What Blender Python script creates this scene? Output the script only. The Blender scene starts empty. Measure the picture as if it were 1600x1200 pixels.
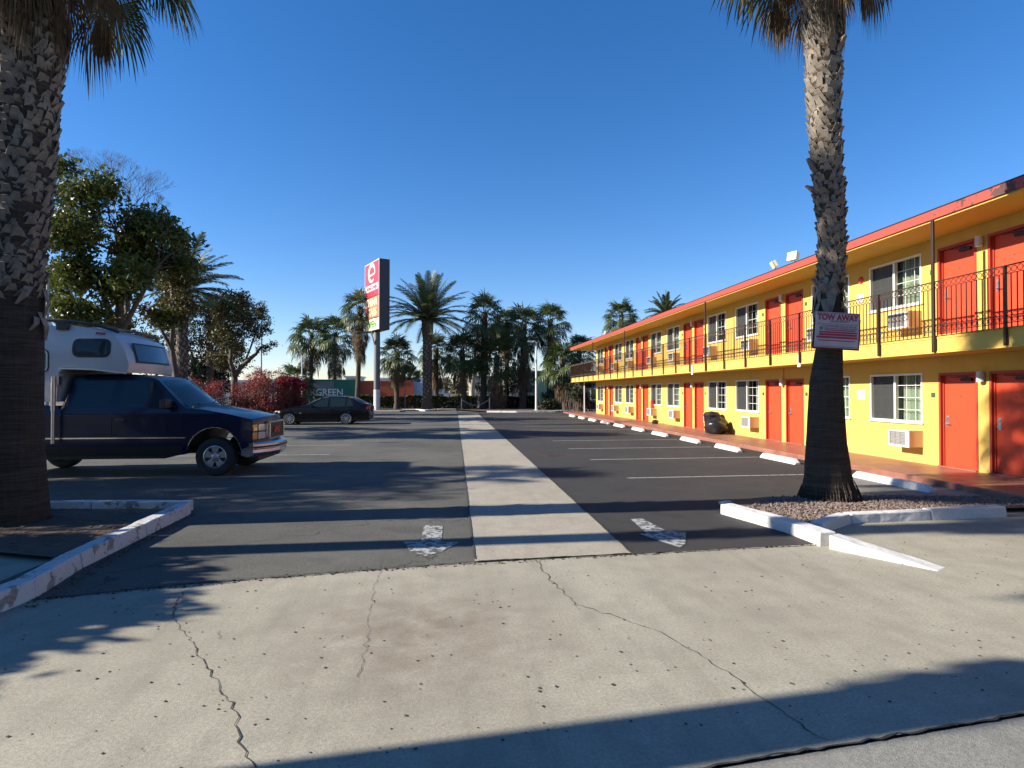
import bpy, bmesh, math, random
import numpy as np
from mathutils import Vector, Matrix
R = math.radians
random.seed(7); rng = np.random.default_rng(7)
SC = bpy.context.scene; COL = SC.collection

# ------------------------------------------------------------------ camera, sky, sun, exposure
FPX = 930.0; CAMH = 1.72; YAW = math.atan(89/FPX); PITCH = math.atan(12/FPX)
cd = bpy.data.cameras.new("camera"); cam = bpy.data.objects.new("camera", cd); COL.objects.link(cam)
cam.location = (0, 0, CAMH); cam.rotation_euler = (R(90)+PITCH, 0, -YAW)
cd.sensor_width = 36; cd.lens = 36*FPX/1600; cd.clip_start = .05; cd.clip_end = 3000
SC.camera = cam
SC.render.resolution_x = 1024; SC.render.resolution_y = 768
SUN_EL, SUN_AZ = 26.5, 2.5                      # light travels towards +X, turned SUN_AZ degrees towards +Y
w = bpy.data.worlds.new("World"); SC.world = w; w.use_nodes = True
nt = w.node_tree; bgn = nt.nodes["Background"]
sky = nt.nodes.new("ShaderNodeTexSky"); sky.sky_type = 'NISHITA'; sky.sun_disc = False
sky.sun_elevation = R(SUN_EL); sky.sun_rotation = R(270-SUN_AZ); sky.altitude = 0
sky.air_density = 1.0; sky.dust_density = 0.0; sky.ozone_density = 3.6
hs = nt.nodes.new("ShaderNodeHueSaturation"); hs.inputs["Saturation"].default_value = 1.27
tint = nt.nodes.new("ShaderNodeMix"); tint.data_type = 'RGBA'; tint.blend_type = 'MULTIPLY'; tint.inputs[0].default_value = 1; tint.inputs[7].default_value = (1.0, .915, 1.03, 1)
nt.links.new(sky.outputs[0], hs.inputs["Color"]); nt.links.new(hs.outputs[0], tint.inputs[6]); nt.links.new(tint.outputs[2], bgn.inputs[0]); bgn.inputs[1].default_value = 0.08
sl = bpy.data.lights.new("sun", 'SUN'); sl.energy = 5.0; sl.angle = R(0.55); sl.color = (1, .925, .80)
so = bpy.data.objects.new("sun", sl); COL.objects.link(so)
sd = Vector((math.cos(R(SUN_EL))*math.cos(R(SUN_AZ)), math.cos(R(SUN_EL))*math.sin(R(SUN_AZ)), -math.sin(R(SUN_EL))))
so.rotation_euler = sd.to_track_quat('-Z', 'Y').to_euler()
SC.view_settings.view_transform = 'Standard'; SC.view_settings.look = 'None'
SC.view_settings.exposure = 1.17; SC.view_settings.gamma = 1

# pixel (1600x1200 photo) -> world helpers
_d = Vector((math.sin(YAW)*math.cos(PITCH), math.cos(YAW)*math.cos(PITCH), math.sin(PITCH)))
_r = Vector((math.cos(YAW), -math.sin(YAW), 0)); _u = _r.cross(_d)
def ray(x, y): return _d + _r*((x-800)/FPX) + _u*((600-y)/FPX)
def gp(x, y, z=0.0):
    v = ray(x, y); t = (z-CAMH)/v.z; return Vector((v.x*t, v.y*t, z))
def at(x, y, Y):
    v = ray(x, y); t = Y/v.y; return Vector((v.x*t, Y, CAMH+v.z*t))

# ------------------------------------------------------------------ materials
def new_mat(name):
    m = bpy.data.materials.new(name); m.use_nodes = True
    return m, m.node_tree, m.node_tree.nodes["Principled BSDF"]
def nd(t, kind, **kw):
    n = t.nodes.new(kind)
    for k, v in kw.items():
        if k in n.inputs.keys() if hasattr(n.inputs, 'keys') else False: n.inputs[k].default_value = v
        else: setattr(n, k, v)
    return n
def noise(t, pos, scale, detail=4, rough=.55, lo=None, hi=None):
    n = t.nodes.new("ShaderNodeTexNoise"); n.inputs["Scale"].default_value = scale
    n.inputs["Detail"].default_value = detail; n.inputs["Roughness"].default_value = rough
    t.links.new(pos, n.inputs["Vector"])
    if lo is None: return n.outputs["Fac"]
    mr = t.nodes.new("ShaderNodeMapRange"); mr.inputs[1].default_value = lo; mr.inputs[2].default_value = hi
    t.links.new(n.outputs["Fac"], mr.inputs[0]); return mr.outputs[0]
def mixc(t, fac, a, b, blend='MIX'):
    m = t.nodes.new("ShaderNodeMix"); m.data_type = 'RGBA'; m.blend_type = blend
    if isinstance(fac, float): m.inputs[0].default_value = fac
    else: t.links.new(fac, m.inputs[0])
    for s, v in ((6, a), (7, b)):
        if isinstance(v, tuple): m.inputs[s].default_value = (*v[:3], 1)
        else: t.links.new(v, m.inputs[s])
    return m.outputs[2]
def mathn(t, op, a, b=0.0):
    m = t.nodes.new("ShaderNodeMath"); m.operation = op
    for s, v in ((0, a), (1, b)):
        if isinstance(v, (int, float)): m.inputs[s].default_value = v
        else: t.links.new(v, m.inputs[s])
    return m.outputs[0]
def bumpn(t, bs, h, strength, dist=.01):
    b = t.nodes.new("ShaderNodeBump"); b.inputs["Strength"].default_value = strength
    b.inputs["Distance"].default_value = dist; t.links.new(h, b.inputs["Height"])
    t.links.new(b.outputs[0], bs.inputs["Normal"])
def posn(t, obj=False):
    if obj:
        n = t.nodes.new("ShaderNodeTexCoord"); return n.outputs["Object"]
    return t.nodes.new("ShaderNodeNewGeometry").outputs["Position"]
def sc(c, k): return tuple(min(1, max(0, v*k)) for v in c[:3])
def M(name, c, rough=.6, metal=0.0, var=.12, vs=3.0, bump=0.0, bsz=60.0, coat=0.0, obj=False, spec=.5):
    m, t, b = new_mat(name); p = posn(t, obj)
    f = noise(t, p, vs, 5, .6, .3, .7)
    f2 = noise(t, p, vs*9, 3, .6, .25, .75)
    col = mixc(t, f, sc(c, 1-var), sc(c, 1+var))
    col = mixc(t, .25, col, mixc(t, f2, sc(c, 1-var*1.3), sc(c, 1+var*1.3)))
    t.links.new(col, b.inputs["Base Color"])
    b.inputs["Roughness"].default_value = rough; b.inputs["Metallic"].default_value = metal
    b.inputs["Coat Weight"].default_value = coat; b.inputs["Specular IOR Level"].default_value = spec
    if bump: bumpn(t, b, noise(t, p, bsz, 4, .6), bump)
    return m
def mat_asphalt(name, c, patch, lo=.4, hi=.62):
    m, t, b = new_mat(name); p = posn(t)
    g = noise(t, p, 110, 3, .75, .32, .68)
    big = noise(t, p, .35, 5, .6, lo, hi); mid = noise(t, p, 2.2, 5, .65, .35, .7)
    col = mixc(t, g, sc(c, .3), sc(c, 1.8)); col2 = mixc(t, g, sc(patch, .45), sc(patch, 1.6))
    col = mixc(t, big, col, col2); col = mixc(t, mathn(t, 'MULTIPLY', mid, .35), col, sc(c, .6))
    v = t.nodes.new("ShaderNodeTexVoronoi"); v.feature = 'DISTANCE_TO_EDGE'; v.inputs["Scale"].default_value = .35
    wr = t.nodes.new("ShaderNodeVectorMath"); wr.operation = 'MULTIPLY_ADD'
    nn = t.nodes.new("ShaderNodeTexNoise"); nn.inputs["Scale"].default_value = 1.6; nn.inputs["Detail"].default_value = 5; t.links.new(p, nn.inputs["Vector"])
    t.links.new(nn.outputs["Color"], wr.inputs[0]); wr.inputs[1].default_value = (1.3, 1.3, 1.3); t.links.new(p, wr.inputs[2])
    t.links.new(wr.outputs[0], v.inputs["Vector"])
    cr = mathn(t, 'LESS_THAN', v.outputs["Distance"], .0035)
    col = mixc(t, mathn(t, 'MULTIPLY', cr, .6), col, (.012, .012, .012))
    col = mixc(t, mathn(t, 'MULTIPLY', noise(t, p, .9, 3, .5, .60, .68), .45), col, sc(c, .35))
    col = mixc(t, mathn(t, 'MULTIPLY', noise(t, p, .22, 6, .7, .5, .6), .35), col, sc(patch, 1.5))
    t.links.new(col, b.inputs["Base Color"]); b.inputs["Roughness"].default_value = .85
    b.inputs["Specular IOR Level"].default_value = .3
    bumpn(t, b, noise(t, p, 95, 3, .7), .55, .012); return m
def mat_concrete(name, c, stain, spots=True, bump=.35, streak=False):
    m, t, b = new_mat(name); p = posn(t)
    g = noise(t, p, 170, 3, .7, .3, .7); g2 = noise(t, p, 48, 5, .8, .38, .62)
    big = noise(t, p, .55, 6, .62, .42, .68); mid = noise(t, p, 2.8, 6, .65, .42, .75)
    col = mixc(t, g, sc(c, .50), sc(c, 1.38)); col = mixc(t, .55, col, mixc(t, g2, sc(c, .62), sc(c, 1.3)))
    col = mixc(t, mathn(t, 'MULTIPLY', big, .5), col, stain)
    col = mixc(t, mathn(t, 'MULTIPLY', mid, .38), col, sc(stain, .7))
    mpp = t.nodes.new("ShaderNodeMapping"); mpp.inputs["Scale"].default_value = (5.0, .45, 1); mpp.inputs["Rotation"].default_value = (0, 0, .12); t.links.new(p, mpp.inputs[0])
    col = mixc(t, mathn(t, 'MULTIPLY', noise(t, mpp.outputs[0], 1.0, 4, .6, .5, .72), .22), col, sc(stain, .6))
    if spots:
        v = t.nodes.new("ShaderNodeTexVoronoi"); v.inputs["Scale"].default_value = 5.5; t.links.new(p, v.inputs["Vector"])
        sp = t.nodes.new("ShaderNodeSeparateColor"); t.links.new(v.outputs["Color"], sp.inputs[0])
        s = mathn(t, 'LESS_THAN', v.outputs["Distance"], mathn(t, 'MULTIPLY', mathn(t, 'GREATER_THAN', sp.outputs[0], .72), .075))
        col = mixc(t, mathn(t, 'MULTIPLY', s, .45), col, sc(stain, .35))
    if streak:   # an oil-darkened patch where vehicles turn in
        vm = t.nodes.new("ShaderNodeVectorMath"); vm.operation = 'DISTANCE'; t.links.new(p, vm.inputs[0]); vm.inputs[1].default_value = (-.25, 4.3, 0)
        mr = t.nodes.new("ShaderNodeMapRange"); mr.inputs[1].default_value = 1.5; mr.inputs[2].default_value = 0.1; t.links.new(vm.outputs["Value"], mr.inputs[0])
        col = mixc(t, mathn(t, 'MULTIPLY', mathn(t, 'MULTIPLY', mr.outputs[0], noise(t, p, 3.5, 6, .7, .3, .65)), .8), col, (.16, .12, .085))
    t.links.new(col, b.inputs["Base Color"]); b.inputs["Roughness"].default_value = .8; b.inputs["Specular IOR Level"].default_value = .35
    bumpn(t, b, noise(t, p, 120, 4, .7), bump, .008); return m
def mat_chipped(name, c, under, thr=.56, scale=5.0, ygrad=None):
    m, t, b = new_mat(name); p = posn(t)
    n1 = noise(t, p, scale, 8, .68)
    if ygrad:
        s = t.nodes.new("ShaderNodeSeparateXYZ"); t.links.new(p, s.inputs[0])
        mr = t.nodes.new("ShaderNodeMapRange"); mr.inputs[1].default_value = ygrad[1]; mr.inputs[2].default_value = ygrad[0]
        mr.inputs[3].default_value = 0; mr.inputs[4].default_value = .28
        t.links.new(s.outputs[1], mr.inputs[0]); n1 = mathn(t, 'ADD', n1, mr.outputs[0])
    mr2 = t.nodes.new("ShaderNodeMapRange"); mr2.inputs[1].default_value = thr; mr2.inputs[2].default_value = thr+.03; t.links.new(n1, mr2.inputs[0])
    g = noise(t, p, 30, 4, .6, .3, .7)
    col = mixc(t, mr2.outputs[0], mixc(t, g, sc(c, .85), sc(c, 1.06)), mixc(t, g, sc(under, .7), sc(under, 1.3)))
    t.links.new(col, b.inputs["Base Color"]); b.inputs["Roughness"].default_value = .65
    bumpn(t, b, n1, .3, .01); return m
def mat_leaf(name, c1, c2, rough=.5, trans=.25, scale=2.2):
    m, t, b = new_mat(name); p = posn(t)
    col = mixc(t, noise(t, p, scale, 3, .6, .35, .65), c1, c2)
    col = mixc(t, .5, col, mixc(t, noise(t, p, 14, 2, .6, .3, .7), sc(c1, .55), sc(c2, 1.35)))
    t.links.new(col, b.inputs["Base Color"]); b.inputs["Roughness"].default_value = rough; b.inputs["Specular IOR Level"].default_value = .35
    tr = t.nodes.new("ShaderNodeBsdfTranslucent"); t.links.new(col, tr.inputs[0])
    mx = t.nodes.new("ShaderNodeMixShader"); mx.inputs[0].default_value = trans
    t.links.new(b.outputs[0], mx.inputs[1]); t.links.new(tr.outputs[0], mx.inputs[2])
    t.links.new(mx.outputs[0], t.nodes["Material Output"].inputs[0]); return m
def mat_glass(name, tint, rough=.03, clear=.5):
    m, t, b = new_mat(name)
    b.inputs["Base Color"].default_value = (*tint, 1); b.inputs["Roughness"].default_value = rough; b.inputs["Specular IOR Level"].default_value = .6
    p = posn(t); bumpn(t, b, noise(t, p, 1.7, 2, .5), .02, .02)
    tr = t.nodes.new("ShaderNodeBsdfTransparent"); tr.inputs[0].default_value = (.8, .85, .84, 1)
    mx = t.nodes.new("ShaderNodeMixShader")
    fr = t.nodes.new("ShaderNodeLayerWeight"); fr.inputs[0].default_value = .5
    f = mathn(t, 'MAXIMUM', 1.0-clear, mathn(t, 'POWER', fr.outputs["Facing"], 4.0)); t.links.new(f, mx.inputs[0])
    t.links.new(tr.outputs[0], mx.inputs[1]); t.links.new(b.outputs[0], mx.inputs[2])
    t.links.new(mx.outputs[0], t.nodes["Material Output"].inputs[0]); return m
def mat_trunk(name, c1, c2, ring=38.0, vert=26.0, bump=.8):
    m, t, b = new_mat(name); p = posn(t)
    mp = t.nodes.new("ShaderNodeMapping"); mp.inputs["Scale"].default_value = (.35*vert/6, .35*vert/6, ring); t.links.new(p, mp.inputs[0])
    nn = t.nodes.new("ShaderNodeTexNoise"); nn.inputs["Scale"].default_value = 1.0; nn.inputs["Detail"].default_value = 6; nn.inputs["Distortion"].default_value = 1.6
    t.links.new(mp.outputs[0], nn.inputs["Vector"]); mr_ = t.nodes.new("ShaderNodeMapRange"); mr_.inputs[1].default_value = .3; mr_.inputs[2].default_value = .7; t.links.new(nn.outputs["Fac"], mr_.inputs[0]); rings = mr_.outputs[0]
    mp2 = t.nodes.new("ShaderNodeMapping"); mp2.inputs["Scale"].default_value = (vert*1.6, vert*1.6, 3.0); t.links.new(p, mp2.inputs[0])
    fib = noise(t, mp2.outputs[0], 1.0, 4, .6, .3, .7)
    f = mathn(t, 'ADD', mathn(t, 'MULTIPLY', rings, .72), mathn(t, 'MULTIPLY', fib, .28))
    col = mixc(t, f, c1, c2); t.links.new(col, b.inputs["Base Color"]); b.inputs["Roughness"].default_value = .9
    b.inputs["Specular IOR Level"].default_value = .2
    bumpn(t, b, f, bump, .03); return m

MT = {}
MT['earth'] = mat_concrete("earth", (.13, .11, .075), (.08, .07, .045), False, .8)
MT['road'] = mat_asphalt("road_asphalt", (.14, .135, .125), (.11, .105, .1))
MT['asph_l'] = mat_asphalt("old_asphalt", (.105, .102, .087), (.068, .066, .058))
MT['asph_r'] = mat_asphalt("fresh_asphalt", (.036, .0355, .034), (.05, .039, .036), .5, .7)
MT['apron'] = mat_concrete("apron_concrete", (.345, .32, .25), (.215, .19, .145), False, .4, True)
MT['strip'] = mat_concrete("strip_concrete", (.35, .315, .25), (.26, .23, .18), False, .35)
MT['gutter'] = mat_concrete("gutter_concrete", (.24, .235, .21), (.16, .155, .14), False, .7)
MT['curb'] = mat_chipped("curb_white_paint", (.52, .51, .50), (.22, .20, .175), .545, 4.5)
MT['curb2'] = mat_chipped("fresh_curb_paint", (.62, .60, .57), (.3, .37, .33), .68, 6)
MT['mark'] = mat_chipped("worn_marking", (.36, .36, .34), (.075, .073, .066), .49, 12)
MT['line'] = mat_chipped("faded_line", (.34, .335, .31), (.08, .078, .072), .55, 14)
MT['crack'] = M("crack_dark", (.05, .042, .034), .9, var=.4, vs=20)
MT['soil'] = mat_concrete("planter_soil", (.115, .08, .055), (.06, .042, .03), False, 1.0)
MT['gravel'] = M("gravel_stone", (.165, .12, .10), .8, var=.6, vs=22, bump=.5, bsz=90)
MT['litter'] = M('leaf_litter_mix', (.14, .095, .065), .9, var=.7, vs=14)
MT['leaflit'] = M("dry_leaf", (.06, .04, .025), .8, var=.5, vs=30)
def mat_streaky(name, c, dirt, rough, amt, bump=.3, bsz=160, spec=.25):
    m, t, b = new_mat(name); p = posn(t)
    mp_ = t.nodes.new("ShaderNodeMapping"); mp_.inputs["Scale"].default_value = (4, 4, .5); t.links.new(p, mp_.inputs[0])
    st = noise(t, mp_.outputs[0], 1.3, 6, .65, .5, .78); bl_ = noise(t, p, .9, 6, .65, .4, .7); g = noise(t, p, 60, 3, .6, .3, .7)
    col = mixc(t, bl_, sc(c, .93), sc(c, 1.06)); col = mixc(t, mathn(t, 'MULTIPLY', g, .12), col, sc(c, .75))
    col = mixc(t, mathn(t, 'MULTIPLY', st, amt), col, dirt)
    sp = t.nodes.new("ShaderNodeSeparateXYZ"); t.links.new(p, sp.inputs[0])
    mr = t.nodes.new("ShaderNodeMapRange"); mr.inputs[1].default_value = .5; mr.inputs[2].default_value = .13; t.links.new(sp.outputs[2], mr.inputs[0])
    spl = mathn(t, 'MULTIPLY', mathn(t, 'MULTIPLY', mr.outputs[0], noise(t, p, 5, 5, .7, .35, .65)), .55)
    col = mixc(t, spl, col, dirt)
    t.links.new(col, b.inputs["Base Color"]); b.inputs["Roughness"].default_value = rough; b.inputs["Specular IOR Level"].default_value = spec
    bumpn(t, b, noise(t, p, bsz, 4, .6), bump); return m
MT['wall'] = mat_streaky("yellow_stucco", (.60, .40, .092), (.36, .25, .11), .85, .35, .4)
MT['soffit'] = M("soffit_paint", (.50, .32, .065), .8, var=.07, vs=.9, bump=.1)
MT['fascia'] = mat_chipped("red_fascia_paint", (.36, .052, .033), (.08, .03, .025), .72, 3.2, (8, 13.5))
MT['roof'] = M("roof_membrane", (.45, .43, .40), .9, var=.2)
MT['door'] = mat_streaky("orange_door_paint", (.55, .055, .016), (.27, .035, .018), .5, .4, .08, 30, .4)
MT['doorframe'] = M("red_door_frame", (.33, .035, .016), .5, var=.08)
MT['brown'] = M("dark_red_door", (.16, .03, .02), .5)
MT['walk'] = None
MT['white'] = M("white_paint", (.60, .585, .56), .5, var=.05)
MT['alu'] = M("window_aluminium", (.70, .68, .62), .4, .2, var=.05)
MT['black'] = M("black_iron", (.022, .018, .017), .45, .3, var=.2)
MT['rail'] = M("railing_iron", (.035, .018, .014), .5, .2, var=.3, vs=5)
MT['steel'] = M("brushed_steel", (.55, .53, .50), .3, .9, var=.1)
MT['curtain'] = M("curtain_cloth", (.60, .62, .45), .9, var=.08)
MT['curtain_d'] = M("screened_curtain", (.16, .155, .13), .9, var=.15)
MT['room'] = M("room_shade", (.05, .042, .035), .9)  # near-black tone carries the shade inside the rooms
MT['pane'] = mat_glass("window_glass", (.02, .025, .03), .03, .9)
MT['screen'] = mat_glass("insect_screen", (.05, .05, .048), .45, .42)
MT['accase'] = M("air_conditioner_case", (.66, .44, .28), .6, var=.08)
MT['acgrille'] = M("air_conditioner_grille", (.30, .29, .27), .5, .3)
MT['green'] = M("number_plate_green", (.03, .09, .03), .5)
MT['trunk'] = mat_trunk("palm_trunk_bark", (.028, .021, .016), (.105, .08, .06))
MT['trunkfar'] = mat_trunk("distant_palm_bark", (.04, .03, .024), (.12, .09, .065), 20, 14, .5)
MT['boot'] = M("palm_boot_husk", (.19, .158, .122), .8, var=.55, vs=9, bump=.5, bsz=70)
MT['palm'] = mat_leaf("fan_palm_leaf", (.03, .05, .013), (.08, .10, .03), .45, .22)
MT['dead'] = mat_leaf("dead_palm_leaf", (.07, .048, .026), (.17, .12, .065), .8, .2)
MT['phx'] = mat_leaf("date_palm_leaf", (.06, .085, .03), (.12, .14, .06), .5, .15)
MT['bark'] = M("tree_bark", (.10, .07, .05), .9, var=.4, vs=6, bump=.6, bsz=40)
MT['palebark'] = M("pale_bark", (.42, .38, .33), .85, var=.25, vs=5, bump=.3, bsz=30)
MT['leafA'] = mat_leaf("broad_leaf", (.026, .044, .008), (.125, .14, .024), .4, .22, 1.1)
MT['leafB'] = mat_leaf("olive_leaf", (.035, .038, .009), (.10, .082, .022), .5, .25, 1.4)
MT['leafC'] = mat_leaf("dark_leaf", (.016, .026, .012), (.04, .05, .02), .6, .12, 1.0)
MT['leafH'] = mat_leaf("hedge_leaf", (.02, .032, .008), (.06, .065, .02), .6, .15, 1.0)
MT['boug'] = mat_leaf("bougainvillea_mixed", (.06, .055, .018), (.36, .045, .05), .6, .2, .9)
MT['boug2'] = mat_leaf("bougainvillea_crimson", (.40, .01, .035), (.20, .02, .03), .6, .3, 1.4)
MT['navy'] = M("navy_car_paint", (.004, .008, .032), .3, 0, var=.05, coat=.25, spec=.3)
MT['carblk'] = M("black_car_paint", (.006, .006, .008), .22, 0, var=.05, coat=.15, spec=.3)
MT['rubber'] = M("tyre_rubber", (.022, .021, .02), .8, var=.3, vs=9, bump=.2)
MT['chrome'] = M("chrome", (.62, .62, .62), .16, 1.0, var=.04)
MT['rim'] = M("alloy_rim", (.55, .55, .56), .3, .8, var=.08)
MT['trimblk'] = M("black_trim", (.012, .012, .012), .5)
MT['carglass'] = mat_glass("car_glass", (.035, .06, .062), .02, .55)
MT['nosewin'] = M('bluish_nose_reflection', (.03, .055, .10), .12, coat=.5, var=.1)  # opaque pane, the bluish reflection is put into its base colour
MT['amber'] = M("amber_lens", (.75, .28, .03), .15, coat=.8, var=.1)
MT['lens'] = M("headlight_lens", (.55, .52, .46), .12, .3, coat=.9, var=.2, vs=20)
MT['redlens'] = M("red_lens", (.35, .01, .012), .15, coat=.8)
MT['gel'] = M("camper_white", (.46, .46, .45), .3, var=.05, vs=1.5, coat=.3)
MT['contg'] = M("green_container", (.012, .13, .085), .6, var=.18, vs=1.5)
MT['conto'] = M("orange_container", (.42, .075, .025), .6, var=.15, vs=1.5)
MT['signred'] = M("sign_red", (.62, .03, .045), .35, var=.05)
MT['signor'] = M("sign_orange", (.62, .16, .07), .35, var=.05)
MT['signcream'] = M("sign_cream", (.72, .66, .42), .35, var=.04)
MT['signgrn'] = M("sign_green_text", (.06, .28, .05), .4)
MT['signbox'] = M("sign_cabinet", (.028, .026, .034), .4, .1)
MT['polegrey'] = M("pole_grey", (.13, .135, .14), .5, .3)
MT['streetgrn'] = M("street_sign_green", (.0, .28, .13), .4)
MT['bluebox'] = M("pale_blue_wall", (.42, .50, .62), .6)
MT['tan'] = M("tan_wall", (.40, .34, .27), .8)
MT['teal'] = M("teal_wall", (.09, .20, .17), .7, var=.08)
MT['greyb'] = M("grey_wall", (.32, .33, .32), .8)
MT['bag'] = M("black_plastic", (.016, .016, .017), .25, var=.3, vs=8, bump=1.0, bsz=14)
MT['sfoam'] = M("tow_sign_board", (.40, .38, .40), .5, var=.1, vs=6)
MT['maroon'] = M("tow_sign_red", (.33, .02, .06), .5, var=.15)
MT['blue'] = M("logo_blue", (.02, .06, .25), .5)
def walk_mat():
    m, t, b = new_mat("sealed_red_walkway"); p = posn(t)
    f = noise(t, p, 1.6, 6, .65, .35, .68); g = noise(t, p, 60, 3, .6, .3, .7)
    col = mixc(t, f, (.20, .078, .052), (.28, .14, .10)); col = mixc(t, mathn(t, 'MULTIPLY', g, .35), col, (.28, .09, .05))
    t.links.new(col, b.inputs["Base Color"])
    mr = t.nodes.new("ShaderNodeMapRange"); mr.inputs[3].default_value = .33; mr.inputs[4].default_value = .62; t.links.new(f, mr.inputs[0])
    t.links.new(mr.outputs[0], b.inputs["Roughness"]); bumpn(t, b, noise(t, p, 6, 5, .6), .25, .01); return m
MT['walk'] = walk_mat()

# ------------------------------------------------------------------ mesh helpers
class MB:
    def __init__(s): s.v = []; s.f = []; s.mi = []
    def add(s, vs, fs, m=0):
        o = len(s.v); s.v.extend(tuple(v) for v in vs); s.f.extend(tuple(i+o for i in f) for f in fs); s.mi.extend([m]*len(fs)); return s
    def box(s, a, b, m=0):
        x0, y0, z0 = a; x1, y1, z1 = b
        vs = [(x0,y0,z0),(x1,y0,z0),(x1,y1,z0),(x0,y1,z0),(x0,y0,z1),(x1,y0,z1),(x1,y1,z1),(x0,y1,z1)]
        return s.add(vs, [(0,3,2,1),(4,5,6,7),(0,1,5,4),(1,2,6,5),(2,3,7,6),(3,0,4,7)], m)
    def obox(s, c, size, rot, m=0):
        hx, hy, hz = [q/2 for q in size]; vs = []
        for z in (-hz, hz):
            for x, y in ((-hx,-hy),(hx,-hy),(hx,hy),(-hx,hy)): vs.append(Vector(c)+rot@Vector((x, y, z)))
        return s.add(vs, [(0,3,2,1),(4,5,6,7),(0,1,5,4),(1,2,6,5),(2,3,7,6),(3,0,4,7)], m)
    def tube(s, pts, rs, n=8, m=0, cap=True, jit=0.0):
        pts = [Vector(p) for p in pts]
        if isinstance(rs, (int, float)): rs = [rs]*len(pts)
        o = len(s.v); up = Vector((0, 0, 1)); ref = None
        for i, p in enumerate(pts):
            d = (pts[min(i+1, len(pts)-1)]-pts[max(i-1, 0)]).normalized()
            if ref is None: ref = Vector((1, 0, 0)) if abs(d.x) < .8 else Vector((0, 1, 0))
            a = (ref-d*ref.dot(d)).normalized(); b = d.cross(a); ref = a
            for k in range(n):
                th = 2*math.pi*k/n; r = rs[i]*(1+jit*(random.random()-.5))
                s.v.append(tuple(p+a*(math.cos(th)*r)+b*(math.sin(th)*r)))
        for i in range(len(pts)-1):
            for k in range(n):
                k2 = (k+1) % n; s.f.append((o+i*n+k, o+i*n+k2, o+(i+1)*n+k2, o+(i+1)*n+k)); s.mi.append(m)
        if cap:
            s.f.append(tuple(o+k for k in range(n))[::-1]); s.mi.append(m)
            s.f.append(tuple(o+(len(pts)-1)*n+k for k in range(n))); s.mi.append(m)
        return s
    def prism(s, poly, z0, z1, m=0):   # poly in xy
        n = len(poly); vs = [(x, y, z0) for x, y in poly]+[(x, y, z1) for x, y in poly]
        fs = [tuple(range(n))[::-1], tuple(range(n, 2*n))]+[(i, (i+1) % n, n+(i+1) % n, n+i) for i in range(n)]
        return s.add(vs, fs, m)
    def lathe(s, prof, n=24, axis='z', c=(0, 0, 0), m=0, close=False):
        o = len(s.v)
        for r, h in prof:
            for k in range(n):
                th = 2*math.pi*k/n; a, b = r*math.cos(th), r*math.sin(th)
                v = (a, b, h) if axis == 'z' else (a, h, b) if axis == 'y' else (h, a, b)
                s.v.append((v[0]+c[0], v[1]+c[1], v[2]+c[2]))
        P = len(prof)
        for i in range(P if close else P-1):
            j = (i+1) % P
            for k in range(n):
                k2 = (k+1) % n; s.f.append((o+i*n+k, o+i*n+k2, o+j*n+k2, o+j*n+k)); s.mi.append(m)
        return s
    def mesh(s, name, mats, smooth=None):
        me = bpy.data.meshes.new(name); me.from_pydata(s.v, [], s.f)
        for m in (mats if isinstance(mats, (list, tuple)) else [mats]): me.materials.append(m)
        if any(s.mi): me.polygons.foreach_set('material_index', s.mi)
        me.update()
        if smooth: smooth_mesh(me, smooth)
        return me
    def build(s, name, mats, parent=None, smooth=None, bevel=None, fix=True):
        me = s.mesh(name, mats)
        if fix and len(s.f) < 60000: recalc(me)
        if smooth: smooth_mesh(me, smooth)
        return link(name, me, parent, bevel=bevel)
def recalc(me):
    bm = bmesh.new(); bm.from_mesh(me); bmesh.ops.recalc_face_normals(bm, faces=bm.faces[:]); bm.to_mesh(me); bm.free()
def smooth_mesh(me, ang=35):
    bm = bmesh.new(); bm.from_mesh(me); bm.normal_update()
    for f in bm.faces: f.smooth = True
    a = R(ang)
    for e in bm.edges:
        if len(e.link_faces) == 2: e.smooth = e.calc_face_angle(0) < a
        else: e.smooth = False
    bm.to_mesh(me); bm.free()
def link(name, me, parent=None, loc=(0, 0, 0), rot=(0, 0, 0), scale=(1, 1, 1), bevel=None):
    o = bpy.data.objects.new(name, me); COL.objects.link(o); o.parent = parent
    o.location = loc; o.rotation_euler = rot; o.scale = scale
    if bevel:
        b = o.modifiers.new("bevel", 'BEVEL'); b.width = bevel; b.segments = 2; b.limit_method = 'ANGLE'; b.angle_limit = R(35)
    return o
def empty(name, label, cat, loc=(0, 0, 0), rz=0, group=None):
    o = bpy.data.objects.new(name, None); COL.objects.link(o); o.location = loc; o.rotation_euler = (0, 0, rz)
    return tag(o, label, cat, group)
def tag(o, label, cat, group=None, kind=None):
    if label: o['label'] = label
    if cat: o['category'] = cat
    if group: o['group'] = group
    if kind: o['kind'] = kind
    return o
def struct(o, label=None, cat=None, kind='structure'):
    o['kind'] = kind
    if label: o['label'] = label
    if cat: o['category'] = cat
    return o
def sheet(name, poly, z, m, label, cat, sub=None):
    me = bpy.data.meshes.new(name); me.from_pydata([(x, y, z) for x, y in poly], [], [tuple(range(len(poly)))]); me.materials.append(m)
    bm = bmesh.new(); bm.from_mesh(me); bmesh.ops.triangulate(bm, faces=bm.faces[:])
    for f in bm.faces:
        if f.normal.z < 0: f.normal_flip()
    bm.to_mesh(me); bm.free()
    return struct(link(name, me), label, cat)
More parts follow.
